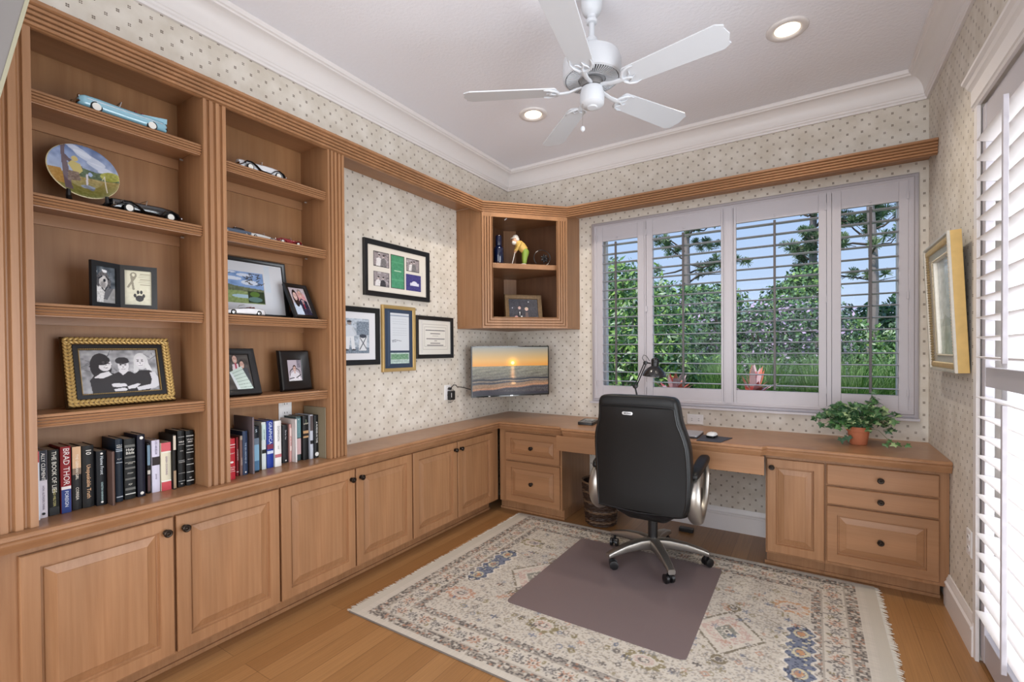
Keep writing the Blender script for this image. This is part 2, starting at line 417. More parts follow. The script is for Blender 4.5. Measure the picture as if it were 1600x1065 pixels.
def text_mesh(txt, size, mat, name, parent, M, depth=.0004, sx_=1.0, align='CENTER'):
    """flat lettering; M maps text XY plane into the parent's frame"""
    cu = bpy.data.curves.new('t', 'FONT'); cu.body = txt; cu.size = size; cu.align_x = align; cu.align_y = 'CENTER'; cu.extrude = depth; cu.resolution_u = 2
    t = bpy.data.objects.new('t', cu); COL.objects.link(t); dg = bpy.context.evaluated_depsgraph_get()
    me = bpy.data.meshes.new_from_object(t.evaluated_get(dg)); bpy.data.objects.remove(t); bpy.data.curves.remove(cu)
    me.transform(M @ Matrix.Diagonal((sx_, 1, 1, 1))); me.materials.clear(); me.materials.append(mat); me.name = name
    o = bpy.data.objects.new(name, me); COL.objects.link(o); o.parent = parent; return o
# ------------------------------------------------------------------ room shell
RW = 3.037; CZ = 3.0; YB = -6.0
def S(o, label, cat): o['kind'] = 'structure'; o['label'] = label; o['category'] = cat; return o
S(MB().box(-.15, RW+.15, YB, .15, -.08, 0).build('floor', M_floor), 'honey coloured bamboo plank floor of the study', 'floor')
S(MB().box(-.15, RW+.15, YB, .15, CZ, CZ+.1).build('ceiling', M_ceil), 'off-white textured ceiling with the fan', 'ceiling')
S(MB().box(-.15, 0, YB, .15, 0, CZ).build('wall_left', M_wpy), 'left wall papered beige with small crossed motifs', 'wall')
w = MB(); WX0, WX1, WZ0, WZ1 = .90, 2.945, .945, 2.365
w.box(0, WX0, 0, .15, 0, CZ).box(WX1, RW, 0, .15, 0, CZ).box(WX0, WX1, 0, .15, 0, WZ0).box(WX0, WX1, 0, .15, WZ1, CZ)
S(w.build('wall_back', M_wpx), 'papered wall holding the shuttered window above the desk', 'wall')
DY0, DY1, DZ = -1.02, -3.2, 2.364
w = MB(); w.box(RW, RW+.15, DY0, .15, 0, CZ).box(RW, RW+.15, YB, DY1, 0, CZ).box(RW, RW+.15, DY1, DY0, DZ, CZ)
S(w.build('wall_right', M_wpy), 'right wall papered beige beside the glazed door', 'wall')
w = MB(); w.box(-.15, .25, YB-.12, YB, 0, CZ).box(2.9, RW+.15, YB-.12, YB, 0, CZ).box(.25, 2.9, YB-.12, YB, 2.5, CZ)  # unseen rear wall, added with a header that limits the sun patch
S(w.build('wall_rear', M_wpx), 'unseen papered wall behind the viewer, its wide opening shaped for the light', 'wall')
# crown moulding
cp = [(0,2.84),(.014,2.84),(.016,2.852),(.022,2.858),(.024,2.868)]
for i in range(9):
    t = R(90*i/8); cp.append((.028+.068*(1-math.cos(t)), 2.872+.095*math.sin(t)))
cp += [(.100,2.974),(.108,2.978),(.112,2.988),(.112,3.0),(0,3.0)]
S(MB().sweep([(0,YB),(0,0),(RW,0),(RW,YB)], cp).build('trim_1', M_white, smooth=True, sharp=28), 'white crown moulding round the top of the walls', 'crown moulding')
# baseboards
bp = [(0,0),(.018,0),(.018,.115),(.022,.120),(.022,.128),(.014,.136),(.014,.146),(.008,.158),(.006,.168),(0,.168)]
S(MB().sweep([(.84,0),(2.19,0)], bp).build('baseboard_back', M_white, smooth=True, sharp=28), 'white moulded baseboard in the knee space under the desk', 'baseboard')
S(MB().sweep([(RW,-.50),(RW,DY0+.01)], bp).build('baseboard_right', M_white, smooth=True, sharp=28), 'white moulded baseboard on the right wall', 'baseboard')
# unidentified grey shape near the viewer, upper left, made up as a sloping slab
b = MB(); A = (-3.4765,1.956); B_ = (-3.422,2.226); C_ = (-3.27,2.999)
def onl(z):
    return A[0]+(z-A[1])*(B_[0]-A[0])/(B_[1]-A[1])
b.prism([(onl(1.6),1.6),(onl(2.98),2.98),(-4.2,2.98),(-4.2,1.6)], .66, .80, 'x', 0)
b.prism([(onl(1.6)+.0012,1.6),(onl(2.98)+.0012,2.98),(onl(2.98)-.006,2.98),(onl(1.6)-.006,1.6)], .655, .803, 'x', 1)
S(b.build('grey_slab', [plain('grey_slab_face', (120,116,114), .8), plain('cream_slab_edge', (150,146,124), .6)]), 'unidentified grey sloping shape with cream edge close to the viewer', 'unidentified shape')

# window joinery and glass
w = MB(); d0, d1 = .075, .125
w.box(WX0, WX0+.05, d0, d1, WZ0, WZ1).box(WX1-.05, WX1, d0, d1, WZ0, WZ1).box(WX0+.05, WX1-.05, d0, d1, WZ0, WZ0+.05).box(WX0+.05, WX1-.05, d0, d1, WZ1-.05, WZ1)
for x in (1.318, 1.925, 2.535): w.box(x-.025, x+.025, d0, d1, WZ0+.05, WZ1-.05)
win = S(w.build('window_1', M_white), 'white framed four-light window behind the shutters', 'window')
for i, (a, c) in enumerate(((WX0+.05,1.293),(1.343,1.90),(1.95,2.51),(2.56,WX1-.05))):
    g = MB().box(a, c, .098, .102, WZ0+.05, WZ1-.05).build('pane', M_glass, win)
sf = MB()
X0, X1, Z0, Z1 = .857, 2.99, .903, 2.405
pr = [(0,0),(0,.014),(.006,.020),(.020,.024),(.026,.032),(.044,.034),(.052,.030),(.052,0)]
sf.sweep_xz([(X0,Z0),(X0,Z1),(X1,Z1),(X1,Z0)], [(a, b_) for a, b_ in pr])
sf.box(1.893,1.957,-.034,0,Z0+.04,Z1-.04).box(1.903,1.947,-.040,-.034,Z0+.04,Z1-.04).box(2.522,2.547,-.036,0,Z0+.04,Z1-.04).box(1.312,1.324,-.036,0,Z0+.04,Z1-.04)
sf.box(X0-.012, X1+.002, -.05, 0, Z0-.014, Z0)
S(sf.build('trim_3', M_shut, smooth=True, sharp=30), 'white moulded casing framing the window shutters', 'window casing')

# plantation shutter panels of the window
def ellipse_louver(mb, L0, L1, w_, t, c, tilt, axis='x', n=14):
    """louver with lens section; long axis x or y"""
    pts = []
    for i in range(n):
        a = 2*PI*i/n; p = w_/2*math.cos(a); q = t/2*math.sin(a)
        pts.append((p*math.cos(tilt)-q*math.sin(tilt), p*math.sin(tilt)+q*math.cos(tilt)))
    if axis == 'x': loops = [[(L, c[0]+p, c[1]+q) for p, q in pts] for L in (L0, L1)]
    else: loops = [[(c[0]+p, L, c[1]+q) for p, q in pts] for L in (L0, L1)]
    mb.loft(loops)
PZ0, PZ1, OZ0, OZ1 = .946, 2.368, 1.042, 2.241
zs = [1.0795+.0751*i for i in range(16)]
panels = [(.910,1.310,.961,1.257,1.085,'narrow shutter panel at the left end of the window, beside the corner cabinet'),
          (1.326,1.891,1.377,1.876,1.615,'wide shutter panel left of the centre post, above the desk lamp'),
          (1.959,2.520,1.978,2.476,2.222,'wide shutter panel right of the centre post'),
          (2.549,2.938,2.599,2.891,2.750,'narrow shutter panel at the right end of the window, above the potted ivy')]
hs = ['L','L','R','R']
for (a, c, oa, oc, rod, lab), hsd in zip(panels, hs):
    t = thing('window_shutter', 'white louvred '+lab, 'shutter', ((a+c)/2, 0, PZ0), 0, 'shutter panels of the window')
    fr = MB(); yf, yb = -.034, -.008
    for q0, q1 in ((a, oa), (oc, c)): MB().box(q0, q1, yf, yb, PZ0, PZ1).build('stile', M_shut, t, world=True, bevel=.002)
    for q0, q1 in ((PZ0, OZ0), (OZ1, PZ1)): MB().box(oa, oc, yf+.002, yb, q0, q1).build('rail', M_shut, t, world=True, bevel=.002)
    for z in zs:
        m = MB(); ellipse_louver(m, oa+.001, oc-.001, .062, .009, (-.021, z), R(-2)); m.build('louver', M_louv, t, smooth=True, sharp=60, world=True)
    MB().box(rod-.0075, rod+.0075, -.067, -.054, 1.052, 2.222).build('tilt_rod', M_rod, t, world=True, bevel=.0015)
    hx = a+.004 if hsd == 'L' else c-.004
    for z in (1.06, 1.66, 2.27):
        MB().box(hx-.005, hx+.005, -.040, -.030, z-.022, z+.022).build('hinge', M_shut, t, world=True)
    MB().lathe([(0,0),(.007,0),(.007,.006),(0,.008)], 10, (rod, -.034, 2.262), axis='y').build('magnet_catch', M_shut, t, world=True)

# door, its casing and tall shutter on the right wall
d = MB(); xa, xb = RW+.07, RW+.115
d.box(xa, xb, DY0-.07, DY0-.001, 0.001, DZ-.001).box(xa, xb, DY1+.001, DY1+.07, 0.001, DZ-.001).box(xa, xb, DY1+.07, DY0-.07, DZ-.075, DZ-.001).box(xa, xb, DY1+.07, DY0-.07, .001, .18)
d.box(xa, xb, -2.14, -2.08, .18, DZ-.075)
door = S(d.build('door_1', M_white), 'white framed glazed door on the right', 'door')
MB().box(RW+.09, RW+.094, -2.08, DY0-.07, .18, DZ-.075).build('pane', M_glass, door)
MB().box(RW+.09, RW+.094, DY1+.07, -2.14, .18, DZ-.075).build('pane', M_glass, door)
h = MB()   # header entablature, projecting from the wall above the door
hp = [(0,2.355),(.012,2.355),(.016,2.362),(.012,2.370),(.018,2.374),(.018,2.438),(.022,2.445),(.030,2.452),(.036,2.466),(.048,2.474),(.050,2.484),(0,2.484)]
h.sweep([(RW, DY0+.045), (RW, -3.3)], hp)
h.box(RW-.012, RW, DY0-.02, DY0+.022, 0.001, 2.355)
S(h.build('trim_4', M_white, smooth=True, sharp=25), 'white moulded header and casing over the right-hand door', 'door casing')
t = thing('door_shutter', 'tall white shutter with wide louvres covering the right-hand door', 'shutter', (RW, -1.4, .02))
y0, y1 = -1.026, -1.80; px0, px1 = RW+.006, RW+.036
for q0, q1 in ((y0-.054, y0), (y1, y1+.054)): MB().box(px0, px1, q0, q1, .02, 2.345).build('stile', M_shut, t, world=True, bevel=.002)
for q0, q1 in ((2.235, 2.345), (.02, .14), (1.175, 1.255)): MB().box(px0+.002, px1, y1+.054, y0-.054, q0, q1).build('rail', M_shut, t, world=True, bevel=.002)
zl = [2.188-.0815*i for i in range(12)]+[1.125-.0815*i for i in range(12)]
for z in zl:
    m = MB(); ellipse_louver(m, y1+.056, y0-.056, .089, .011, (RW+.021, z), R(-9), 'y'); m.build('louver', M_white, t, smooth=True, sharp=60, world=True)
for (a, c) in ((1.28, 2.205), (.2, 1.135)):
    MB().box(RW-.045, RW-.030, -1.50, -1.484, a, c).build('tilt_rod', M_shut, t, world=True, bevel=.002)

# ------------------------------------------------------------------ base cabinets
def knob(root, x, z, y, parent=None, r=.0155):
    k = MB(); k.lathe([(.011,0),(.011,.003),(.006,.006),(.006,.014),(r,.020),(r,.026),(r*.75,.029),(r*.45,.0285),(r*.3,.031),(0,.032)], 18, (x, y, z), axis='y')
    return k.build('knob', M_knob, parent, smooth=True, sharp=40)
def panel_front(root, name, x0, x1, z0, z1, yface, kx=None, kz=None, raised=True, mats=None):
    m = MB(); w_, h_ = x1-x0, z1-z0
    if raised: st = [(0,0),(0,.016),(.003,.020),(.049,.020),(.0505,.010),(.0525,.0065),(.0575,.0065),(.060,.0095),(.090,.0185),(.0915,.020),(.094,.020)]
    else: st = [(0,0),(0,.015),(.004,.020)]
    if not raised: st.append((.006,.020))
    nested(m, w_, h_, st, cx=0, cz=0)
    o = m.build(name, M_wv if raised and h_ > w_*.8 else M_wx, root, loc=((x0+x1)/2, yface, (z0+z1)/2))
    if kx is not None: knob(root, kx-(x0+x1)/2, kz-(z0+z1)/2, -.020, o)
    return o
def body(root, x0, x1, depth, toe=.095, zt=.699, face=None, side_l=False):
    m = MB(); m.box(x0, x1, -depth, -.002, .10, zt); m.box(x0, x1, -depth+toe, -.002, .001, .10)
    m.box(x0, x1, -depth+toe-.010, -depth+toe, .001, .018)
    return m.build('body', M_wv, root)
yc = {1: -3.10, 2: -2.0, 3: -1.06}
labs = {1: ('left-wall base cabinet nearest the viewer, under the first bookcase bay'), 2: ('left-wall base cabinet in the middle, under the second bookcase bay'), 3: ('left-wall base cabinet nearest the corner, below the framed certificates')}
units = {1: (-3.75,-2.453,(-3.350,-2.908),(-2.898,-2.458)), 2: (-2.452,-1.548,(-2.447,-2.005),(-1.995,-1.553)), 3: (-1.547,-.537,(-1.540,-1.092),(-1.082,-.628))}
for i in (1, 2, 3):
    a, c, d1_, d2_ = units[i]; t = thing('base_cabinet', 'maple '+labs[i], 'cabinet', (0, yc[i], 0), R(90), 'base cabinets with two raised-panel doors')
    body(t, a-yc[i], c-yc[i], .228)
    panel_front(t, 'door', d1_[0]-yc[i], d1_[1]-yc[i], .113, .673, -.228, d1_[1]-yc[i]-.028, .618)
    panel_front(t, 'door', d2_[0]-yc[i], d2_[1]-yc[i], .113, .673, -.228, d2_[0]-yc[i]+.028, .618)
t = thing('drawer_cabinet', 'maple two-drawer cabinet in the corner below the television', 'cabinet', (.56, 0, 0))
m = MB(); m.box(.250-.56, .822-.56, -.535, -.002, .10, .699); m.box(.20-.56, .795-.56, -.441, -.002, .001, .10); m.box(.20-.56, .798-.56, -.451, -.441, .001, .018); m.build('body', M_wv, t)
panel_front(t, 'drawer', .318-.56, .810-.56, .450, .675, -.535, .564-.56, .562)
panel_front(t, 'drawer', .318-.56, .810-.56, .113, .438, -.535, .564-.56, .278)
t = thing('door_cabinet', 'narrow maple cabinet with one door right of the knee space', 'cabinet', (2.35, 0, 0))
m = MB(); m.box(2.2-2.35, 2.502-2.35, -.535, -.002, .10, .699); m.box(2.2-2.35, 2.502-2.35, -.441, -.002, .001, .10); m.box(2.188-2.35, 2.502-2.35, -.451, -.441, .001, .018); m.build('body', M_wv, t)
panel_front(t, 'door', 2.207-2.35, 2.497-2.35, .113, .677, -.535, 2.235-2.35, .628)
t = thing('drawer_cabinet', 'maple three-drawer cabinet under the ivy beside the right wall', 'cabinet', (2.76, 0, 0))
m = MB(); m.box(2.503-2.76, RW-.002-2.76, -.535, -.002, .10, .699); m.box(2.503-2.76, RW-.022-2.76, -.441, -.002, .001, .10); m.box(2.503-2.76, RW-.022-2.76, -.451, -.441, .001, .018); m.build('body', M_wv, t)
panel_front(t, 'drawer', 2.509-2.76, 2.994-2.76, .562, .678, -.535, 2.7515-2.76, .620, raised=False)
panel_front(t, 'drawer', 2.509-2.76, 2.994-2.76, .452, .553, -.535, 2.7515-2.76, .503, raised=False)
panel_front(t, 'drawer', 2.509-2.76, 2.994-2.76, .122, .443, -.535, 2.7515-2.76, .283)

# worktop
CP = [(.293,-3.75),(.293,-.604),(.836,-.604),(.872,-.648),(2.190,-.648),(2.214,-.604),(RW-.002,-.604)]
def offp(path, o):
    P = [Vector(p) for p in path]; out = []
    for i in range(len(P)):
        if 0 < i < len(P)-1:
            a = (P[i]-P[i-1]).normalized(); b = (P[i+1]-P[i]).normalized(); na = Vector((a.y,-a.x)); nb = Vector((b.y,-b.x)); m = (na+nb)/(1+na.dot(nb))
        else:
            d = (P[1]-P[0]) if i == 0 else (P[-1]-P[-2]); d.normalize(); m = Vector((d.y,-d.x))
        out.append((P[i].x+m.x*o, P[i].y+m.y*o))
    return out
t = thing('worktop', 'L-shaped maple worktop running along the left wall and under the window', 'worktop', (.9, -.3, .70))
e = MB(); ep = [(-.035,.7001),(-.035,.7600),(-.012,.7600),(-.004,.7575),(0,.7515),(0,.7445),(-.006,.7405),(-.008,.736),(-.0045,.730),(-.007,.722),(-.016,.712),(-.020,.7001)]
e.sweep(CP, ep)
inn = offp(CP, -.035)
e.prism([(.002,-3.75)]+inn+[(RW-.002,-.002),(.002,-.002)], .7001, .7600, 'z')
e.build('top', M_top, t, world=True, smooth=True, sharp=30)
MB().box(.823, 2.199, -.634, -.614, .588, .700).build('apron', M_wx, t, world=True, bevel=.002)

# ------------------------------------------------------------------ bookcase
def fluted(mb, w_, h_, depth, n, x0=0, z0=0, yb=0):
    """vertical fluted pilaster in local frame, facing -y"""
    pts = [(x0, yb), (x0, yb-depth)]; g = w_/(n*2+1)
    for i in range(n):
        a = x0+g*(2*i+1); g2 = g*.8; pts += [(a-g*.08, yb-depth), (a+.0005, yb-depth+.008), (a+g2*.35, yb-depth+.012), (a+g2*.65, yb-depth+.012), (a+g2-.0005, yb-depth+.008), (a+g2+g*.08, yb-depth)]
    pts += [(x0+w_, yb-depth), (x0+w_, yb)]
    mb.prism(pts, z0, z0+h_, 'z')
BY = -2.72
bk = thing('bookcase', 'built-in maple bookcase with two bays of shelves on the worktop', 'bookcase', (0, BY, .76), R(90))
L_ = lambda y: y-BY          # world y -> local x ; local z = z-.76 ; local y = -x
ZT = 2.474-.76
for (a, c, n) in ((-3.46,-3.303,4),(-2.777,-2.685,3),(-2.165,-2.060,4)):
    m = MB(); fluted(m, c-a, 2.424-.7605, .022, n, L_(a), .0005, -.228); m.build('pilaster', M_wv, bk)
for a, c in ((-3.46,-3.303),(-2.777,-2.685),(-2.165,-2.060)): MB().box(L_(a), L_(c), -.228, -.002, .0005, ZT).build('side_panel', M_wv, bk)
for a, c in ((-3.303,-2.777),(-2.685,-2.165)):
    MB().box(L_(a), L_(c), -.012, -.002, .0005, ZT).build('back_panel', M_wdark, bk)
    MB().box(L_(a), L_(c), -.228, -.012, 2.455-.76, ZT).build('top_panel', M_wx, bk)
def shelf_nose(zt, hh=.045):
    p = [(-.205, zt), (-.230, zt), (-.2335, zt-.004), (-.2345, zt-.009)]
    for k in range(3):
        b0 = zt-.011-k*.0105; p += [(-.2265, b0), (-.2335+.0010*k, b0-.0015), (-.2360+.0010*k, b0-.0045), (-.2335+.0010*k, b0-.0080), (-.2265, b0-.0096)]
    p += [(-.226, zt-hh), (-.205, zt-hh)]
    return p
SH = [(-3.303,-2.777,[2.229,1.883,1.512,1.132]), (-2.685,-2.165,[2.198,1.885,1.511,1.132])]
for a, c, zz in SH:
    for z in zz:
        m = MB(); zt = z-.76; m.box(L_(a)+.001, L_(c)-.001, -.206, -.0125, zt-.020, zt)
        pts = shelf_nose(zt); m.prism(pts, L_(a)+.0015, L_(c)-.0015, 'x'); s_ = m.build('shelf', M_wx, bk, smooth=True, sharp=30)
        MB().box(L_(a)+.001, L_(c)-.001, -.022, -.0125, zt-.064, zt-.0205).build('cleat', M_wx, bk)
        for yy in (-.06, -.17):
            for xx in (L_(a), L_(c)-.012): MB().lathe([(.004,0),(.004,.012)], 8, (xx, yy, zt-.028), axis='x').build('shelf_pin', plain('clear_plastic_pin', (150,140,132), .3), bk)
# back outlet seen inside the right bay is added below

# ------------------------------------------------------------------ cornice and corner cabinet
vl = thing('cornice', 'reeded maple cornice running over bookcase, corner cabinet and window', 'cornice', (.25, -1.5, 2.42))
CPTH = [(.250,-3.75),(.250,-.776),(.738,-.245),(RW-.002,-.245)]
pf = [(-.018,2.425),(-.001,2.425),(.003,2.427)]
for k in range(4):
    z0_ = 2.4285+k*.0165; o = .004+.003*k; pf += [(o-.007,z0_),(o+.003,z0_+.0015),(o+.006,z0_+.005),(o+.006,z0_+.009),(o+.003,z0_+.0125),(o-.006,z0_+.0138)]
pf += [(.020,2.496),(.024,2.498),(.024,2.510),(-.018,2.510)]
MB().sweep(CPTH, pf).build('fascia', M_wx, vl, world=True, smooth=True, sharp=30)
MB().box(.002, .232, -2.059, -.777, 2.475, 2.492).build('soffit', M_wy, vl, world=True)
MB().box(.739, RW-.002, -.227, -.002, 2.475, 2.492).build('soffit', M_wx, vl, world=True)
M_wcorner = wood('maple_inside_shade', (104, 70, 48), (118, 82, 58), (38, 38, 1.4), rough=.5)  # maple darkened in colour for the shade inside the corner cabinet
cc = thing('corner_cabinet', 'open maple wall cabinet set diagonally in the corner above the television', 'cabinet', (.3, -.3, 1.515))
pent = [(.002,-.002),(.002,-.774),(.232,-.774),(.718,-.243),(.736,-.243),(.736,-.002)]
pentf = [(.002,-.002),(.002,-.774),(.240,-.774),(.728,-.240),(.736,-.240),(.736,-.002)]
MB().prism(pentf, 1.516, 1.536, 'z').build('bottom_panel', M_wx, cc, world=True)
MB().prism(pentf, 2.454, 2.474, 'z').build('top_panel', M_wx, cc, world=True)
for q in ((.002,.248,-.775,-.757),(.719,.737,-.246,-.002)): MB().box(*q, 1.536, 2.454).build('side_panel', M_wv, cc, world=True)
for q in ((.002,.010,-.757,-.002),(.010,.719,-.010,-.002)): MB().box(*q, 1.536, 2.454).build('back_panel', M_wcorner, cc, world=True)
MB().prism([(.011,-.011),(.011,-.095),(.095,-.011)], 1.537, 2.453, 'z').build('corner_post', M_wv, cc, world=True)
# diagonal face frame
p0 = Vector((.252,-.776,0)); p1 = Vector((.738,-.245,0)); ang = math.atan2(p1.y-p0.y, p1.x-p0.x); LEN = (p1-p0).length
ff = bpy.data.objects.new('x', None)
m = MB(); m.T = Matrix.Translation((p0.x, p0.y, 0)) @ Matrix.Rotation(ang, 4, 'Z')
prf = [(0,-.018),(0,.004)]
g = .0105
for i in range(4):
    a = g*(2*i)+.003; prf += [(a,.004),(a+g*1.2,.004),(a+g*1.2+.0006,-.006),(a+2*g-.0046,-.008),(a+2*g-.0026,-.006),(a+2*g-.002,.004)]
prf += [(.088,.002),(.088,-.018)]
m.sweep_xz([(LEN-.002,2.424),(LEN-.002,1.517),(.002,1.517),(.002,2.424)], prf, closed=False)
m.build('face_frame', M_wv, cc, world=True)
m = MB(); m.T = Matrix.Translation((p0.x, p0.y, 0)) @ Matrix.Rotation(ang, 4, 'Z'); m.box(.01, LEN-.01, -.003, .017, 2.395, 2.453); m.build('top_rail', M_wx, cc, world=True)
q = [(.011,-.011),(.011,-.756),(.236,-.756),(.716,-.232),(.718,-.011)]
q2 = [(.011+.085,-.011),(.011,-.011-.085),(.011,-.740),(.262,-.722),(.690,-.254),(.718,-.20),(.718,-.011)]
MB().prism([(.096,-.0115),(.0115,-.096),(.0115,-.74),(.246,-.722),(.70,-.226),(.717,-.20),(.717,-.0115)], 1.999, 2.040, 'z').build('shelf', M_wx, cc, world=True, bevel=.003)
# ------------------------------------------------------------------ ceiling lights
for (x, y, lab) in ((2.331,-.92,'white recessed ceiling light nearer the right wall, larger in view'), (.784,-.878,'white recessed ceiling light above the corner, left of the fan')):
    t = thing('recessed_light', lab, 'ceiling light', (x, y, CZ-.001), 0, 'recessed ceiling lights')
    MB().lathe([(.058,-.001),(.060,-.006),(.075,-.011),(.092,-.010),(.098,-.004),(.098,0)], 40, cap=False).build('trim_ring', M_white, t, smooth=True, sharp=60)
    b = MB(); b.lathe([(.0,-.002),(.058,-.002),(.060,-.0035)], 32, cap=False)
    b.build('lens', plain('lit_lamp_lens', (255,244,225), .4, emit=(255,236,205), es=5.0), t, smooth=True)
    l = light('recessed_lamp', 'SPOT', (0, 0, -.02), (0, 0, 0), 46, (1, .9, .76), spot_size=R(130), spot_blend=.8, shadow_soft_size=.05); l.parent = t

# ------------------------------------------------------------------ ceiling fan
fx, fy = 1.563, -1.682
fan = thing('ceiling_fan', 'white five-blade ceiling fan with a pull chain', 'ceiling fan', (fx, fy, CZ))
M_fan = plain('white_fan_enamel', (206,209,214), .38)
MB().lathe([(.013,-.128),(.024,-.124),(.027,-.112),(.020,-.102),(.022,-.090),(.040,-.078),(.048,-.055),(.050,-.001)], 32).build('canopy', M_fan, fan, smooth=True, sharp=40)
MB().lathe([(.013,-.22),(.013,-.10)], 16).lathe([(.024,-.225),(.030,-.215),(.024,-.195),(.013,-.19)], 20).build('downrod', M_fan, fan, smooth=True, sharp=40)
MB().lathe([(.05,-.386),(.060,-.390),(.062,-.383),(.124,-.383),(.126,-.390),(.134,-.386),(.139,-.372),(.137,-.312),(.128,-.286),(.10,-.266),(.05,-.254),(0,-.252)], 48).build('motor_housing', M_fan, fan, smooth=True, sharp=30)
for i in range(64):
    a = 2*PI*i/64; m = MB(); m.T = Matrix.Rotation(a, 4, 'Z'); m.add([(.064,-.0015,-.391),(.064,.0015,-.391),(.064,.0015,-.3845),(.064,-.0015,-.3845),(.121,-.0026,-.391),(.121,.0026,-.391),(.121,.0026,-.3845),(.121,-.0026,-.3845)],[(0,1,2,3),(4,7,6,5),(0,4,5,1),(2,6,7,3),(1,5,6,2),(0,3,7,4)])
    if i == 0: vent = MB()
    vent.v += []; b0 = len(vent.v); vent.v += m.v; vent.f += [tuple(q+b0 for q in k) for k in m.f]; vent.m += m.m
vent.build('vent_fins', M_fan, fan)
MB().lathe([(.063,-.3836),(.123,-.3836)], 48, cap=False).build('vent_recess', plain('fan_vent_recess_grey', (40,40,42), .7), fan)
MB().lathe([(.02,-.43),(.052,-.425),(.056,-.41),(.050,-.395)], 32).build('flywheel', plain('fan_flywheel_grey', (120,118,118), .4), fan, smooth=True, sharp=40)
MB().lathe([(0,-.522),(.022,-.521),(.026,-.516),(.046,-.512),(.056,-.502),(.058,-.46),(.050,-.43)], 32).build('switch_housing', M_fan, fan, smooth=True, sharp=40)
ch = MB(); ch.tube([(-.030,-.038,-.50),(-.031,-.040,-.56),(-.031,-.040,-.615)], .0012, 6); ch.build('pull_chain', M_silver, fan, smooth=True)
MB().lathe([(0,-.640),(.008,-.636),(.011,-.627),(.009,-.618),(.002,-.612)], 16, (-.031,-.040,0)).build('chain_pull', M_fan, fan, smooth=True)
def fan_blade_poly():
    p = []
    L0, L1, w0, w1 = .180, .612, .056, .068
    for i in range(7):
        t = R(90+180*i/6); p.append((L0+.018*math.cos(t), w0*.96*math.sin(t)))
    p += [(L1-.036, -w1), (L1-.026, -w1+.006), (L1-.006, -w1+.018), (L1-.010, -w1+.030), (L1+.002, 0), (L1-.010, w1-.030), (L1-.006, w1-.018), (L1-.026, w1-.006), (L1-.036, w1)]
    return p
for k in range(5):
    a = R(-8.2+72*k)
    b = MB(); b.T = Matrix.Rotation(a, 4, 'Z') @ Matrix.Translation((0,0,-.438)) @ Matrix.Rotation(R(-4.5 if k == 4 else 0), 4, 'Y') @ Matrix.Rotation(R(-11), 4, 'X')
    b.prism(fan_blade_poly(), -.003, .003, 'z'); bl = b.build('blade', M_fan, fan, bevel=.001)
    ir = MB(); ir.T = Matrix.Rotation(a, 4, 'Z') @ Matrix.Translation((0,0,-.438)) @ Matrix.Rotation(R(-4.5 if k == 4 else 0), 4, 'Y') @ Matrix.Rotation(R(-11), 4, 'X') @ Matrix.Translation((-.034,0,0))
    ir.tube([(.070,0,.015),(.10,0,.010),(.14,0,-.004),(.172,0,-.008),(.20,0,-.008)], [.009,.009,.009,.010,.010], 10, flat=(1.3,.7))
    ir.tube([(.19,0,-.007),(.196,.020,-.007),(.212,.040,-.007),(.238,.051,-.006),(.262,.048,-.005)], [.007,.007,.006,.005,.002], 8)
    ir.tube([(.19,0,-.007),(.196,-.020,-.007),(.212,-.040,-.007),(.238,-.051,-.006),(.262,-.048,-.005)], [.007,.007,.006,.005,.002], 8)
    ir.tube([(.19,0,-.007),(.215,0,-.008),(.235,.012,-.007),(.250,.004,-.006)], [.007,.006,.005,.002], 8)
    ir.tube([(.235,.012,-.007),(.222,.028,-.007),(.205,.036,-.007)], [.004,.004,.003], 8).tube([(.215,0,-.007),(.232,-.014,-.007),(.236,-.03,-.007)], [.004,.004,.002], 8)
    ir.build('blade_iron', M_fan, fan, smooth=True)

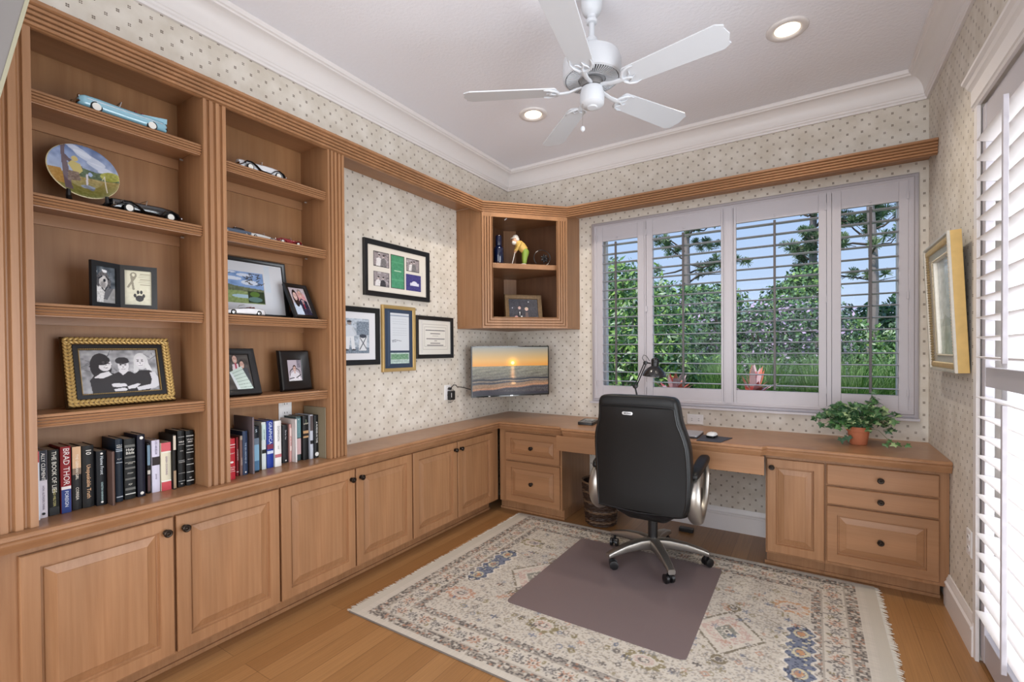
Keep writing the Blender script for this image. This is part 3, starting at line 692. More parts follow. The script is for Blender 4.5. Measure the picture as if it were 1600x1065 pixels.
# ------------------------------------------------------------------ rug
def paint_rug():
    c = Canvas(2.30, 1.70, .0042, (197,188,175)); rs = np.random.RandomState(11)
    U, V = c.X, c.Y; U0, V0 = 1.15, .82
    sym_u = np.abs(U-U0); sym_v = np.abs(V-.85)
    CREAM, TAUPE, DARK, GREY = (200,191,178), (150,138,124), (84,78,76), (128,124,122)
    RUST, OLIVE, BLUE, PINK, GOLD = (176,128,104), (124,112,80), (92,100,122), (186,156,146), (176,146,98)
    # distances to the ends and the sides
    du = np.minimum(U, 2.30-U); dv = np.minimum(V, 1.70-V)
    d = np.minimum(du-.055, dv)      # ring coordinate
    def cell(s, seed, a=U, b=V):
        r = np.random.RandomState(seed); g = r.rand(int(3/s)+3, int(3/s)+3)
        return g[(b/s).astype(int) % g.shape[0], (a/s).astype(int) % g.shape[1]]
    n1 = cell(.0085, 1); n2 = cell(.012, 2); n3 = cell(.0065, 3)
    # field speckle
    fld = (d > .245)
    c.put(fld & (n1 > .80), TAUPE, .6); c.put(fld & (n3 > .90), GREY, .6); c.put(fld & (n2 > .93), (170,158,146), .7)
    # outer plain, guards, main border
    c.put((d > .035) & (d <= .085), (146,136,124), .75); c.put((d > .035) & (d <= .085) & (n1 > .50), DARK, .8); c.put((d > .035) & (d <= .085) & (n2 > .80), CREAM, .9); c.put((d > .035) & (d <= .085) & (n2 < .10), RUST, .7)
    c.put((d > .200) & (d <= .242), (138,130,122), .75); c.put((d > .200) & (d <= .242) & (n1 > .55), DARK, .75); c.put((d > .200) & (d <= .242) & (n2 > .78), CREAM, .9); c.put((d > .200) & (d <= .242) & (n2 < .12), RUST, .65)
    # main border motifs: repeating blossoms
    mb_ = (d > .092) & (d <= .195)
    along = np.where(dv < du-.055, U, V); cen = d-.143
    for rep, off, col, rr in ((.155,0,RUST,.036),(.155,.078,GREY,.032)):
        ph = ((along+off) % rep)-rep/2; rad = np.hypot(ph, cen); th = np.arctan2(cen, ph)
        c.put(mb_ & (rad < rr*(.72+.28*np.cos(th*8))) & (n3 > .25), col, .8)
        c.put(mb_ & (rad < rr*.32), CREAM, .9); c.put(mb_ & (rad < rr*.16), DARK, .8)
        rad2 = np.abs(np.hypot(ph-rep*.25, cen*1.3)-.022); c.put(mb_ & (rad2 < .0035) & (n1 > .35), DARK, .75)
        leaf = np.hypot((ph+rep*.25)*1.6, cen-.028*np.sign(cen)); c.put(mb_ & (leaf < .014) & (n3 > .35), OLIVE if off else DARK, .7)
    c.put(mb_ & (n1 > .90), DARK, .6)
    c.put((np.abs(d-.090) < .004) | (np.abs(d-.197) < .004), (168,158,146), 1)
    # rosettes
    def rosette(u, v, ru, rv, c1, c2):
        x = (U-u)/ru; y = (V-v)/rv; r = np.hypot(x, y); th = np.arctan2(y, x)
        e = 1+.10*np.cos(th*10)
        c.put((r < e), CREAM, .6); c.put((r < e) & (r > .66) & (n1 > .22), c1, .85); c.put((r < .58) & (r > .30) & (n3 > .35), c2, .75)
        c.put((r < .60) & (r > .52), CREAM, .9); c.put((r < .30) & (n1 > .3), DARK, .7); c.put(r < .14, CREAM, .9)
        c.put((r < e) & (np.abs(np.sin(th*7)) < .20) & (r > .3), CREAM, .5)
    def diamond(u, v, ru, rv, c1, c2, k=1.0):
        r = np.abs(U-u)/ru+np.abs(V-v)/rv; s_ = (np.abs(((U-u)*60) % 1-.5) < .28)
        c.put(r < 1, CREAM, .8); c.put((r < 1.0) & (r > .90) & (n1 > .25), (110,100,84), .85); c.put((r < .86) & (r > .74) & (n3 > .4), CREAM, .8)
        c.put((r < .72) & (r > .40) & (n1 > .28), c1, .8); c.put((r < .40) & (r > .33), CREAM, .95); c.put((r < .33) & (n1 > .2), c2, .85); c.put(r < .12, CREAM, .9); c.put(r < .055, DARK, .9)
        c.put((r < .72) & (r > .40) & (n2 > .82), CREAM, .8)
    for (u, v, c1) in ((.38,.44,RUST),(.91,.41,OLIVE),(1.40,.41,OLIVE),(1.92,.43,RUST),(.38,1.23,OLIVE),(.91,1.23,(126,116,108)),(1.40,1.22,OLIVE),(1.92,1.22,(184,132,92))):
        rosette(u, v, .085, .060, c1, PINK)
        for sg in (-1, 1):   # small satellites
            for q in (.12, .165):
                r_ = np.hypot((U-u-sg*q)*1.2, V-v); c.put((r_ < .019) & (n3 > .3), DARK if q < .15 else OLIVE, .7); c.put(r_ < .006, CREAM, .9)
    diamond(1.15, .82, .235, .20, (150,126,118), GREY); 
    for u in (.63, 1.67):
        diamond(u, .82, .165, .21, PINK, (120,120,112))
        for v_ in (.585, 1.055):
            r_ = np.hypot(U-u, V-v_); c.put((r_ < .034) & (r_ > .020) & (n1 > .2), (110,98,76), .85); c.put((r_ < .016) & (n3 > .2), DARK, .8)
    # blue cartouches at both ends
    for u in (.335, 1.965):
        x = np.abs(U-u); y = np.abs(V-.82); shp = (x < .062+.012*np.cos(V*95)) & (y < .235) & (x*.9+y < .262)
        c.put(shp, (214,206,194), .9); ins = (x < .050+.010*np.cos(V*95)) & (y < .222) & (x*.9+y < .246)
        c.put(ins, BLUE, .85); c.put(ins & (n1 > .78), (60,66,86), .8); c.put(ins & (n2 > .88), (198,188,160), .9)
        for v_ in (.66, .82, .98):
            r_ = np.hypot((U-u)*1.0, (V-v_)*.8); c.put((r_ < .030) & (r_ > .020), (206,194,160), .85); c.put((r_ < .017) & (n1 > .2), (196,140,96), .85)
        r_ = np.abs(np.hypot(x, (y-.215))-.022); c.put((r_ < .004), (60,60,66), .85)
    # scattered small motifs: little hooked and star shapes
    for i in range(420):
        u, v = rs.uniform(.32, 1.98), rs.uniform(.26, 1.44); k = rs.randint(5); col = (DARK, GREY, OLIVE, RUST, BLUE)[rs.randint(5)]; s_ = rs.uniform(.012, .022)
        x = U-u; y = V-v
        if k == 0: m_ = (np.abs(x)+np.abs(y) < s_) & (np.abs(x)+np.abs(y) > s_*.55)
        elif k == 1: m_ = (np.hypot(x, y) < s_*(.6+.4*np.cos(np.arctan2(y, x)*5)))
        elif k == 2: m_ = ((np.abs(x) < .0038) & (np.abs(y) < s_)) | ((np.abs(y) < .0038) & (np.abs(x) < s_)) | (np.abs(np.abs(x)-s_) < .003) & (np.abs(y) < s_*.5)
        elif k == 3: m_ = (np.abs(np.hypot(x, y)-s_*.7) < .0034) & (x+y > -s_*.6)
        else: m_ = (np.hypot(x*1.8, y) < s_*.8) & (n3 > .3)
        c.put(m_, col, rs.uniform(.45, .85))
    # vines linking motifs
    for v0_, amp in ((.62,.03),(1.02,.03),(.33,.02),(1.36,.02)):
        c.put((np.abs(V-(v0_+amp*np.sin(U*22))) < .0026) & fld & (n1 > .3), (120,110,92), .6)
    # worn abrash and weave lines
    wv = 1+.045*(cell(.0042, 8, U, V*0)-.5)+.05*(cell(.0042, 9, U*0, V)-.5); c.a = np.clip(c.a*wv[..., None], 0, 1)
    fade = np.array([cell(.045, 4), cell(.045, 5), cell(.045, 6)]).mean(0)
    c.a = c.a*(1-.16*fade[..., None])+np.array((206,198,186))/255.*(.16*fade[..., None])
    # plain woven ends
    c.put(du < .052, (192,184,170), .85)
    return c
rugc = paint_rug()
rx, ry, rw, rh = .43, -2.20, 2.30, 1.70
rug = thing('area_rug', 'cream and grey oriental rug with rust, olive and blue motifs', 'rug', (rx+rw/2, ry+rh/2, 0))
rugc.mesh('pile', rug, M_rug, T=lambda X, Y: np.stack([X-rw/2, Y-rh/2, np.full_like(X, .0095)], -1))
MB().box(-rw/2, rw/2, -rh/2, rh/2, .001, .009).build('backing', plain('rug_edge_binding', (120,112,104), .95), rug)
fr = MB(); rs = random.Random(3)
for sg in (-1, 1):
    y = -rh/2+.004
    while y < rh/2-.004:
        l = rs.uniform(.016, .034); dy = rs.uniform(-.008, .008); x0_ = sg*rw/2
        fr.tube([(x0_-sg*.002, y, .006), (x0_+sg*l*.5, y+dy*.4, .004), (x0_+sg*l, y+dy, .0025)], [.0022,.0022,.0012], 4)
        y += .0072
f_ = fr.build('fringe', plain('cream_cotton_fringe', (206,198,184), .95), rug); f_['kind'] = 'stuff'
# ------------------------------------------------------------------ chair mat
def mat_chairmat():
    m = bpy.data.materials.new('smoky_clear_vinyl'); m.use_nodes = True; nt = m.node_tree; N = nt.nodes
    for n in list(N): N.remove(n)
    o = N.new('ShaderNodeOutputMaterial'); t = N.new('ShaderNodeBsdfTransparent'); g = N.new('ShaderNodeBsdfPrincipled'); mx = N.new('ShaderNodeMixShader')
    t.inputs[0].default_value = lin((226,214,220)); g.inputs['Base Color'].default_value = lin((152,137,134)); g.inputs['Roughness'].default_value = .33
    mx.inputs[0].default_value = .46; nt.links.new(t.outputs[0], mx.inputs[1]); nt.links.new(g.outputs[0], mx.inputs[2]); nt.links.new(mx.outputs[0], o.inputs[0])
    return m
cm = MB(); cm.prism(rrect(.915, .985, .03, 5, 1.527, -1.215), .0105, .0135, 'z')
tag(cm.build('chair_mat', mat_chairmat()), 'translucent grey vinyl chair mat lying on the rug under the desk chair', 'chair mat')

# ------------------------------------------------------------------ office chair
cx, cy = 1.595, -.82
chair = thing('office_chair', 'black leather high-back office chair with silver arms and five-star base', 'office chair', (cx, cy, .0135))
M_lea = plain('black_leather', (13,12,12), .45, spec=.35, noise=.12, nscale=25, bump=.15)
M_lea2 = plain('black_leather_piping', (14,13,14), .35)
for k in range(5):
    a = R(16+72*k); T = Matrix.Rotation(a, 4, 'Z')
    leg = MB(); leg.T = T; loops = []
    for (x, z, w_, h_) in ((.030,.112,.062,.066),(.10,.118,.056,.056),(.20,.108,.050,.046),(.285,.090,.044,.034),(.325,.078,.042,.028)):
        loops.append([(x, py, z+pz) for py, pz in rrect(w_, h_, .008, 2)])
    leg.loft(loops); lg = leg.build('leg', M_silver, chair, smooth=True, sharp=50)
    c_ = MB(); c_.T = T @ Matrix.Translation((.305, 0, 0)) @ Matrix.Rotation(R(35+40*k), 4, 'Z')
    for sy_ in (-.017, .017):
        loops = [[(.018+q[0], sy_+dy, .0265+q[1]) for q in [(r_*math.cos(2*PI*i/18), r_*math.sin(2*PI*i/18)) for i in range(18)]] for dy, r_ in ((-.010,.020),(-.008,.0262),(.008,.0262),(.010,.020))]
        c_.loft(loops)
    c_.tube([(.018,-.01,.0265),(.018,.01,.0265)], .008, 10).tube([(0,0,.045),(0,0,.074)], .008, 10)
    c_.box(-.006,.026,-.006,.006,.036,.056)
    c_.build('caster', M_black, chair, smooth=True, sharp=40)
MB().lathe([(.036,.085),(.044,.10),(.044,.138),(.034,.146),(.030,.15)], 24).build('hub', M_silver, chair, smooth=True, sharp=40)
MB().lathe([(.029,.146),(.029,.27),(.026,.30)], 24).build('gas_lift', M_black, chair, smooth=True, sharp=40)
m = MB(); m.loft([[(x, y, z) for x, y in rrect(w_, d_, .03, 3, 0, oy)] for (z, w_, d_, oy) in ((.285,.10,.10,-.02),(.30,.24,.24,-.03),(.345,.34,.34,-.03),(.362,.36,.36,-.03))]); m.build('tilt_mechanism', M_black, chair, smooth=True, sharp=45)
MB().tube([(.12,.0,.335),(.22,.03,.325),(.27,.04,.318)], .006, 8).box(.235,.30,.020,.062,.313,.322).build('lever', M_black, chair, smooth=True, sharp=40)
# seat cushion
m = MB(); loops = []
for (z, gx, gy) in ((.365,-.05,-.05),(.372,-.012,-.012),(.395,.0,.0),(.440,.0,.0),(.468,-.012,-.012),(.482,-.05,-.05)):
    loops.append([(x, y, z) for x, y in rrect(.52+gx*2, .52+gy*2, .08, 5, 0, 0.0)])
m.loft(loops); m.build('seat', M_lea, chair, smooth=True, sharp=60)
# backrest: outline half-widths by height (local z), rear face towards -y
hb = [(.375,.235,.205,.0),(.395,.262,.262,.0),(.46,.268,.285,.0),(.60,.272,.290,.0),(.72,.276,.288,.0),(.80,.276,.280,.0),(.86,.264,.262,.0),(.92,.240,.240,.0),(.98,.236,.234,.0),(1.03,.232,.228,.0),(1.052,.222,.218,.0),(1.064,.200,.20,.0)]
def yrear(z): q = max(0, (z-.38)/.68); return -.285-.05*q**1.3+.018*math.sin(q*PI)
m = MB(); loops = []
for (z, wl_, wr_, _) in hb:
    th = .105 if .4 < z < 1.04 else .07; yr = yrear(z)+(0 if .4 < z < 1.04 else .016)
    pts = rrect(wl_+wr_, th, .032, 4, (wr_-wl_)/2, yr+th/2)
    # bow the rear face slightly
    pts = [(x, y-.012*(1-(x/.28)**2) if y < yr+th/2 else y+.02*(1-(x/.28)**2)) for x, y in pts]
    loops.append([(x, y, z) for x, y in pts])
m.loft(loops); m.build('backrest', M_lea, chair, smooth=True, sharp=80, subsurf=1)
# padded rear panel with piping
def outline(k, zb, zt, n=14):
    L, Rr = [], []
    for i in range(n+1):
        z = zb+(zt-zb)*i/n
        wl_ = np.interp(z, [h_[0] for h_ in hb], [h_[1] for h_ in hb])-k; wr_ = np.interp(z, [h_[0] for h_ in hb], [h_[2] for h_ in hb])-k
        L.append((-wl_, z)); Rr.append((wr_, z))
    return L, Rr
L, Rr = outline(.022, .400, .995)
def yb_(x, z, o): return yrear(z)-.014*(1-(x/.28)**2)-o
ring = Rr[:1]+Rr[1:]+[(Rr[-1][0]-.02, 1.003), (0, 1.008), (L[-1][0]+.02, 1.003)]+L[::-1]+[(0, .388)]
pts = [(x, yb_(x, z, .002), z) for x, z in ring]
MB().tube(pts, .0042, 6, closed=True).build('piping', M_lea2, chair, smooth=True)
pn = MB(); n = 14; 
for i in range(n):
    pass
vs = []; cols = 9
for i in range(n+1):
    for j in range(cols+1):
        t_ = j/cols; x = L[i][0]*(1-t_)+Rr[i][0]*t_; z = L[i][1]; e = min(1, min(t_, 1-t_)*6)*min(1, min(i, n-i)/1.5+.15)
        vs.append((x, yb_(x, z, .001+.007*e), z))
pn.add(vs, [(i*(cols+1)+j, i*(cols+1)+j+1, (i+1)*(cols+1)+j+1, (i+1)*(cols+1)+j) for i in range(n) for j in range(cols)])
pn.build('rear_panel', M_lea, chair, smooth=True, sharp=0)
# maker's plate left blank but for its raised marks
bd = MB(); bd.T = Matrix.Translation((-.045, yb_(-.045,.962,.008), .962)) @ Matrix.Rotation(R(90), 4, 'X'); bd.prism(rrect(.062,.018,.0088,6), 0, .004, 'z')
o = bd.build('badge', M_chrome, chair, smooth=True, sharp=40)
bk_ = MB(); bk_.T = bd.T
for i in range(5): bk_.box(-.020+i*.0085, -.0145+i*.0085, -.004, .004, .004, .0046)
bk_.build('badge_mark', M_black, o)
# arms: closed silver loop plus black pad
for sg in (-1, 1):
    X = .292 if sg > 0 else -.290
    a = MB(); path = [(X,-.215,.575),(X,-.235,.50),(X,-.225,.41),(X,-.17,.345),(X,-.08,.335),(X+.004*sg,.02,.37),(X+.006*sg,.09,.46),(X+.008*sg,.11,.56),(X+.006*sg,.10,.632),(X+.003*sg,.0,.640),(X,-.12,.625)]
    rr_ = [.036,.042,.044,.038,.028,.022,.020,.019,.018,.018,.024]
    a.tube(path, rr_, 12, closed=True, flat=(1.0,.72)); ar = a.build('armrest', M_silver, chair, smooth=True, sharp=60, subsurf=1)
    p = MB(); loops = []
    for (y, w_, h_, z) in ((-.235,.020,.020,.612),(-.225,.052,.048,.616),(-.10,.066,.052,.640),(.03,.068,.050,.655),(.105,.060,.044,.660),(.125,.03,.02,.662)):
        loops.append([(X+px_, y, z+pz_) for px_, pz_ in rrect(w_, h_, min(w_,h_)*.42, 4)])
    p.loft(loops); p.build('arm_pad', M_lea, ar, smooth=True, sharp=70, subsurf=1)
# ------------------------------------------------------------------ framed pictures
def frame_mesh(w_, h_, prof, name, mat, root, cx=0, cz=0, smooth=True, **k):
    m = MB(); m.sweep_xz([(cx-w_/2,cz-h_/2),(cx-w_/2,cz+h_/2),(cx+w_/2,cz+h_/2),(cx+w_/2,cz-h_/2)], prof)
    return m.build(name, mat, root, smooth=smooth, sharp=30, **k)
def prof_flat(w_, t): return [(0,0),(0,t-.003),(.003,t),(w_*.35,t-.001),(w_*.6,t-.005),(w_-.002,t-.007),(w_,t-.010),(w_,0)]
M_mat = plain('cream_mat_board', (218,212,202), .8)
def wall_pic(name, label, y0, y1, z0, z1, fw, paint, mat=None, t=.022, group=None, matb=.0, back=M_black):
    W_, H_ = y1-y0, z1-z0
    r = thing(name, label, 'picture', (.0005, (y0+y1)/2, (z0+z1)/2), R(90), group)
    frame_mesh(W_, H_, prof_flat(fw, t), 'frame', mat or M_blackf, r)
    c = Canvas(W_-2*fw+.004, H_-2*fw+.004, .0022); paint(c)
    c.mesh('print', r, M_photo, y=-(t-.012), z=-(H_-2*fw+.004)/2)
    return r
def bwphoto(c, x0, y0, x1, y1, seed=1, tone=0):
    """little monochrome snapshot of people"""
    rs = random.Random(seed)
    c.rect(x0-.008, y0-.012, x1+.008, y1+.012, (30,28,30)); c.rect(x0, y0, x1, y1, (150,140,142))
    for i in range(26):
        g = rs.randint(60, 215); a = rs.uniform(x0, x1); b = rs.uniform(y0, y1); d = (x1-x0)*rs.uniform(.06,.22); c.rect(max(x0,a-d/2), max(y0,b-d/2), min(x1,a+d/2), min(y1,b+d/3), (g,g-6,g-4), .6)
    w_, h_ = x1-x0, y1-y0
    for fx_ in (.34, .66):
        X = x0+w_*(fx_+rs.uniform(-.06,.06)); dh = rs.uniform(-.12,.08); g = 222 if fx_ < .5 else rs.choice((60, 120)); c.poly([(X-w_*.22,y0),(X-w_*.17,y0+h_*(.48+dh)),(X,y0+h_*(.58+dh)),(X+w_*.16,y0+h_*(.46+dh)),(X+w_*.20,y0)], (g,g-4,g-4)); c.ell(X, y0+h_*(.68+dh), w_*.065, h_*.10, (196,180,176)); c.ell(X+w_*.01, y0+h_*(.75+dh), w_*.07, h_*.055, (50,44,44))
    c.noise(.06, 4, y0, y1, x0, x1)
def p_collage(c):
    c.a[:] = np.array((214,206,194))/255.; c.rect(.02,.03,.98,.97,(222,215,204))
    bwphoto(c, .10,.56,.33,.86, 1); bwphoto(c, .10,.13,.33,.43, 2); bwphoto(c, .64,.58,.86,.86, 3)
    c.rect(.365,.12,.60,.88,(70,60,60)); c.rect(.375,.135,.59,.865,(72,142,104)); c.noise(.04, 8, .135,.865,.375,.59)
    c.scribble(.43,.54,.52,.006,(190,216,190)); c.rect(.375,.30,.59,.34,(96,168,124),.6); c.rect(.375,.70,.59,.73,(96,168,124),.5)
    c.rect(.625,.12,.90,.50,(66,60,122)); c.rect(.70,.24,.86,.31,(206,206,222)); c.ell(.78,.30,.05,.05,(220,220,235)); c.noise(.05, 6, .12,.50,.625,.90)
    c.rect(.92,.12,.925,.6,(190,186,184))
wall_pic('picture_frame', 'wide black frame with a collage of snapshots, topmost on the left wall', -1.730, -1.118, 1.703, 2.072, .034, p_collage)
def p_golfer(c):
    c.a[:] = np.array((222,222,226))/255.; x0,y0,x1,y1 = .16,.14,.86,.86
    c.rect(x0,y0,x1,y1,(172,182,194)); c.noise(.12, 9, y0,y1,x0,x1); c.rect(x0,y0,x1,.26,(120,132,146)); c.noise(.10, 5, y0,.26,x0,x1); c.rect(.60,.52,.86,.80,(112,124,138),.8); c.noise(.10,5,.52,.80,.60,.86)
    c.poly([(.36,.22),(.44,.22),(.47,.48),(.50,.22),(.57,.22),(.54,.52),(.38,.52)],(224,226,230)); c.poly([(.34,.48),(.37,.70),(.44,.72),(.52,.71),(.57,.50)],(206,212,220))
    c.poly([(.34,.68),(.30,.50),(.33,.48),(.38,.66)],(196,202,210)); c.poly([(.52,.70),(.60,.54),(.58,.50),(.50,.64)],(196,202,210))
    c.ell(.45,.765,.045,.040,(150,140,136)); c.ell(.45,.795,.05,.022,(60,58,60)); c.ell(.39,.215,.05,.016,(60,60,66)); c.ell(.54,.215,.05,.016,(60,60,66))
    c.poly([(.64,.20),(.80,.20),(.82,.50),(.66,.50)],(216,218,222)); c.line(.66,.22,.80,.48,.006,(70,76,86)); c.line(.80,.24,.67,.46,.006,(70,76,86)); c.ell(.73,.50,.075,.04,(60,64,74)); c.line(.30,.5,.28,.2,.004,(60,60,66))
wall_pic('picture_frame', 'black frame with a monochrome photo of a golfer in white standing beside a golf bag', -2.048, -1.606, 1.252, 1.622, .034, p_golfer)
def p_letter(c):
    c.a[:] = np.array((46,58,78))/255.; c.rect(.12,.04,.16,.96,(74,88,110),.6); c.rect(.20,.30,.86,.93,(206,210,216)); c.rect(.20,.88,.86,.90,(150,160,176))
    for i, y in enumerate((.83,.79,.75,.68,.64,.60,.56)): c.scribble(.28,.78,y,.0022,(150,156,168),.6)
    c.line(.26,.465,.38,.48,.004,(60,60,76)); c.line(.36,.48,.58,.462,.003,(60,60,76)); c.line(.27,.445,.42,.455,.003,(60,60,76))
    c.rect(.20,.08,.86,.26,(176,196,190)); c.rect(.22,.15,.84,.24,(112,150,120)); c.noise(.10, 6, .08,.26,.20,.86); c.scribble(.3,.76,.12,.003,(70,80,90))
wall_pic('picture_frame', 'narrow gold frame with a signed letter above a small print', -1.583, -1.272, 1.199, 1.652, .024, p_letter, plain('brass_gold_frame', (202,170,112), .35, metal=.6))
def p_cert(c):
    c.a[:] = np.array((214,210,202))/255.; c.rect(.08,.05,.12,.95,(206,202,198)); c.rect(.13,.15,.90,.88,(150,144,140)); c.rect(.137,.160,.893,.870,(216,212,204)); c.rect(.18,.23,.85,.80,(130,124,122)); c.rect(.186,.24,.844,.79,(218,214,206))
    c.scribble(.22,.81,.70,.0065,(80,76,80)); c.scribble(.36,.66,.61,.005,(96,92,96)); c.scribble(.42,.60,.54,.003,(96,92,96)); c.scribble(.24,.80,.46,.006,(80,76,80)); c.scribble(.48,.56,.40,.004,(96,92,96)); c.scribble(.36,.66,.33,.005,(96,92,96)); c.scribble(.26,.76,.27,.006,(80,76,80))
wall_pic('picture_frame', 'black frame with a printed certificate, rightmost of the pictures on the left wall', -1.264, -.846, 1.283, 1.600, .030, p_cert)

# right wall: gilded frame hung with its top tipped off the wall
M_giltsilver = plain('silver_gilt_moulding', (200,194,182), .36, metal=.35, noise=.15, nscale=60)
gf = thing('gilt_frame', 'antique gilded frame with a pale landscape hanging tipped forward on the right wall', 'picture', (RW-.046, -.655, 1.221), rot=(R(2.6), 0, R(-90)))
GW, GH = .53, .645
m = MB(); m.sweep_xz([(-GW/2,0),(-GW/2,GH),(GW/2,GH),(GW/2,0)], [(0,-.040),(0,.008),(.003,.011),(.010,.010),(.014,.001),(.030,-.002),(.055,-.010),(.075,-.014),(.080,-.012),(.083,-.018),(.083,-.036)])
m.build('frame', [M_giltsilver], gf, smooth=True, sharp=30)
for q0, q1 in ((-GW/2-.0015, -GW/2), (GW/2, GW/2+.0015)): MB().box(q0, q1, .001, .040, 0, GH).build('side_gilding', M_goldside, gf)
bd = MB()
nb = 44
for i in range(nb):
    z = .02+(GH-.04)*(i+.5)/nb
    for sx_ in (-1, 1):
        bd.T = Matrix.Translation((sx_*(GW/2-.032), .001, z)) @ Matrix.Rotation(R(25*sx_), 4, 'Y'); bd.ball((0,0,0), (.017,.009,.0046), 8)
nb2 = 36
for i in range(nb2):
    x = -GW/2+.02+(GW-.04)*(i+.5)/nb2
    for zz in (.030, GH-.030):
        bd.T = Matrix.Translation((x, .001, zz)) @ Matrix.Rotation(R(25), 4, 'Y'); bd.ball((0,0,0), (.0046,.009,.017), 8)
bd.T = Matrix.Identity(4); bdo = bd.build('rope_moulding', plain('rope_gilding', (206,186,146), .36, metal=.5, noise=.2, nscale=90), gf, smooth=True); bdo['kind'] = 'stuff'
bd = MB()
for i in range(60):
    z = .084+(GH-.168)*(i+.5)/60
    for sx_ in (-1, 1): bd.ball((sx_*(GW/2-.079), .010, z), .0042, 6)
for i in range(44):
    x = -GW/2+.084+(GW-.168)*(i+.5)/44
    for zz in (.079, GH-.079): bd.ball((x, .010, zz), .0042, 6)
bdo = bd.build('beading', plain('bead_gilding', (222,210,184), .35, metal=.4), gf, smooth=True); bdo['kind'] = 'stuff'
c = Canvas(GW-.164, GH-.164, .004); c.vgrad(0,.38,(150,168,150),(176,190,180)); c.vgrad(.38,1,(188,200,200),(208,218,222)); c.noise(.05, 40); c.noise(.05, 16); c.poly([(.0,.30),(.3,.42),(.55,.36),(1,.48),(1,.30)],(150,166,158),.6); c.line(.2,.25,.45,.7,.012,(206,214,212),.5)
c.mesh('painting', gf, M_photo, y=.030, z=.082)

# ------------------------------------------------------------------ outlets
M_plate = plain('white_wall_plate', (228,226,226), .35); M_slot = plain('dark_slot', (50,46,44), .5)
def outlet(label, loc, rz, horiz=False, w_=.075, h_=.118, name='wall_outlet'):
    t = thing(name, label, 'outlet', loc, rz)
    if horiz: w_, h_ = h_, w_
    m = MB(); nested(m, w_, h_, [(0,0),(0,.003),(.004,.006),(.006,.006)]); m.build('plate', M_plate, t)
    for s_ in (-1, 1):
        ox, oz = (s_*.025, 0) if horiz else (0, s_*.024)
        r = MB(); r.T = Matrix.Translation((ox, -.006, oz)) @ Matrix.Rotation(R(90), 4, 'X')
        r.prism(rrect(.034,.029,.010,4), 0, .002, 'z'); rc = r.build('receptacle', M_plate, t)
        for dx, dz, a, b in ((-.007,.003,.0014,.005),(.007,.003,.0014,.0042)):
            k = MB(); (k.box(ox+dz-b, ox+dz+b, -.0087, -.008, oz+dx-a, oz+dx+a) if horiz else k.box(ox+dx-a, ox+dx+a, -.0087, -.008, oz+dz-b, oz+dz+b)); k.build('slot', M_slot, rc)
    return t
outlet('white outlet plate on the bookcase back above the right-hand row of books', (.0125, -2.277, 1.030), R(90))
outlet('white horizontal outlet plate on the wall behind the closed laptop', (1.686, -.0005, .803), 0, True)
ot = outlet('white outlet plate on the left wall beside the television, with a charger plugged in', (.0005, -.905, 1.010), R(90))
ot = outlet('white outlet plate low on the right wall beside the door', (RW-.0005, -.905, .462), R(-90))
ad = thing('power_adapter', 'small black power adapter plugged into the outlet by the television', 'power adapter', (.011, -.888, .985), R(90))
MB().box(-.028,.028,-.034,0,-.035,.037).build('casing', M_black, ad, bevel=.005)
MB().box(-.022,-.016,-.0345,-.034,-.012,.022).build('print_mark', M_plate, ad)
pl = MB(); pl.tube([(-.012,-.001,.055),(-.012,-.022,.055)], .011, 10).build('plug', M_black, ad, smooth=True, sharp=40)
cb = MB(); W3 = lambda *p: p
cb.tube([(.034,-.910,1.042),(.05,-.885,1.070),(.045,-.85,1.066),(.030,-.82,1.05),(.035,-.78,1.045),(.05,-.74,1.035),(.075,-.70,1.02),(.10,-.66,1.01)], .0035, 7)
tag(cb.build('power_cable', M_black, smooth=True), 'thin black cable looping from the charger to the television', 'cable')
cb = MB(); cb.tube([(.010,-.852,1.030),(.024,-.850,1.020),(.026,-.850,.98),(.022,-.862,.938),(.014,-.885,.928),(.010,-.905,.936)], .0018, 6)
tag(cb.build('charger_lead', M_black, smooth=True), 'short black lead hanging in a loop under the power adapter', 'cable')

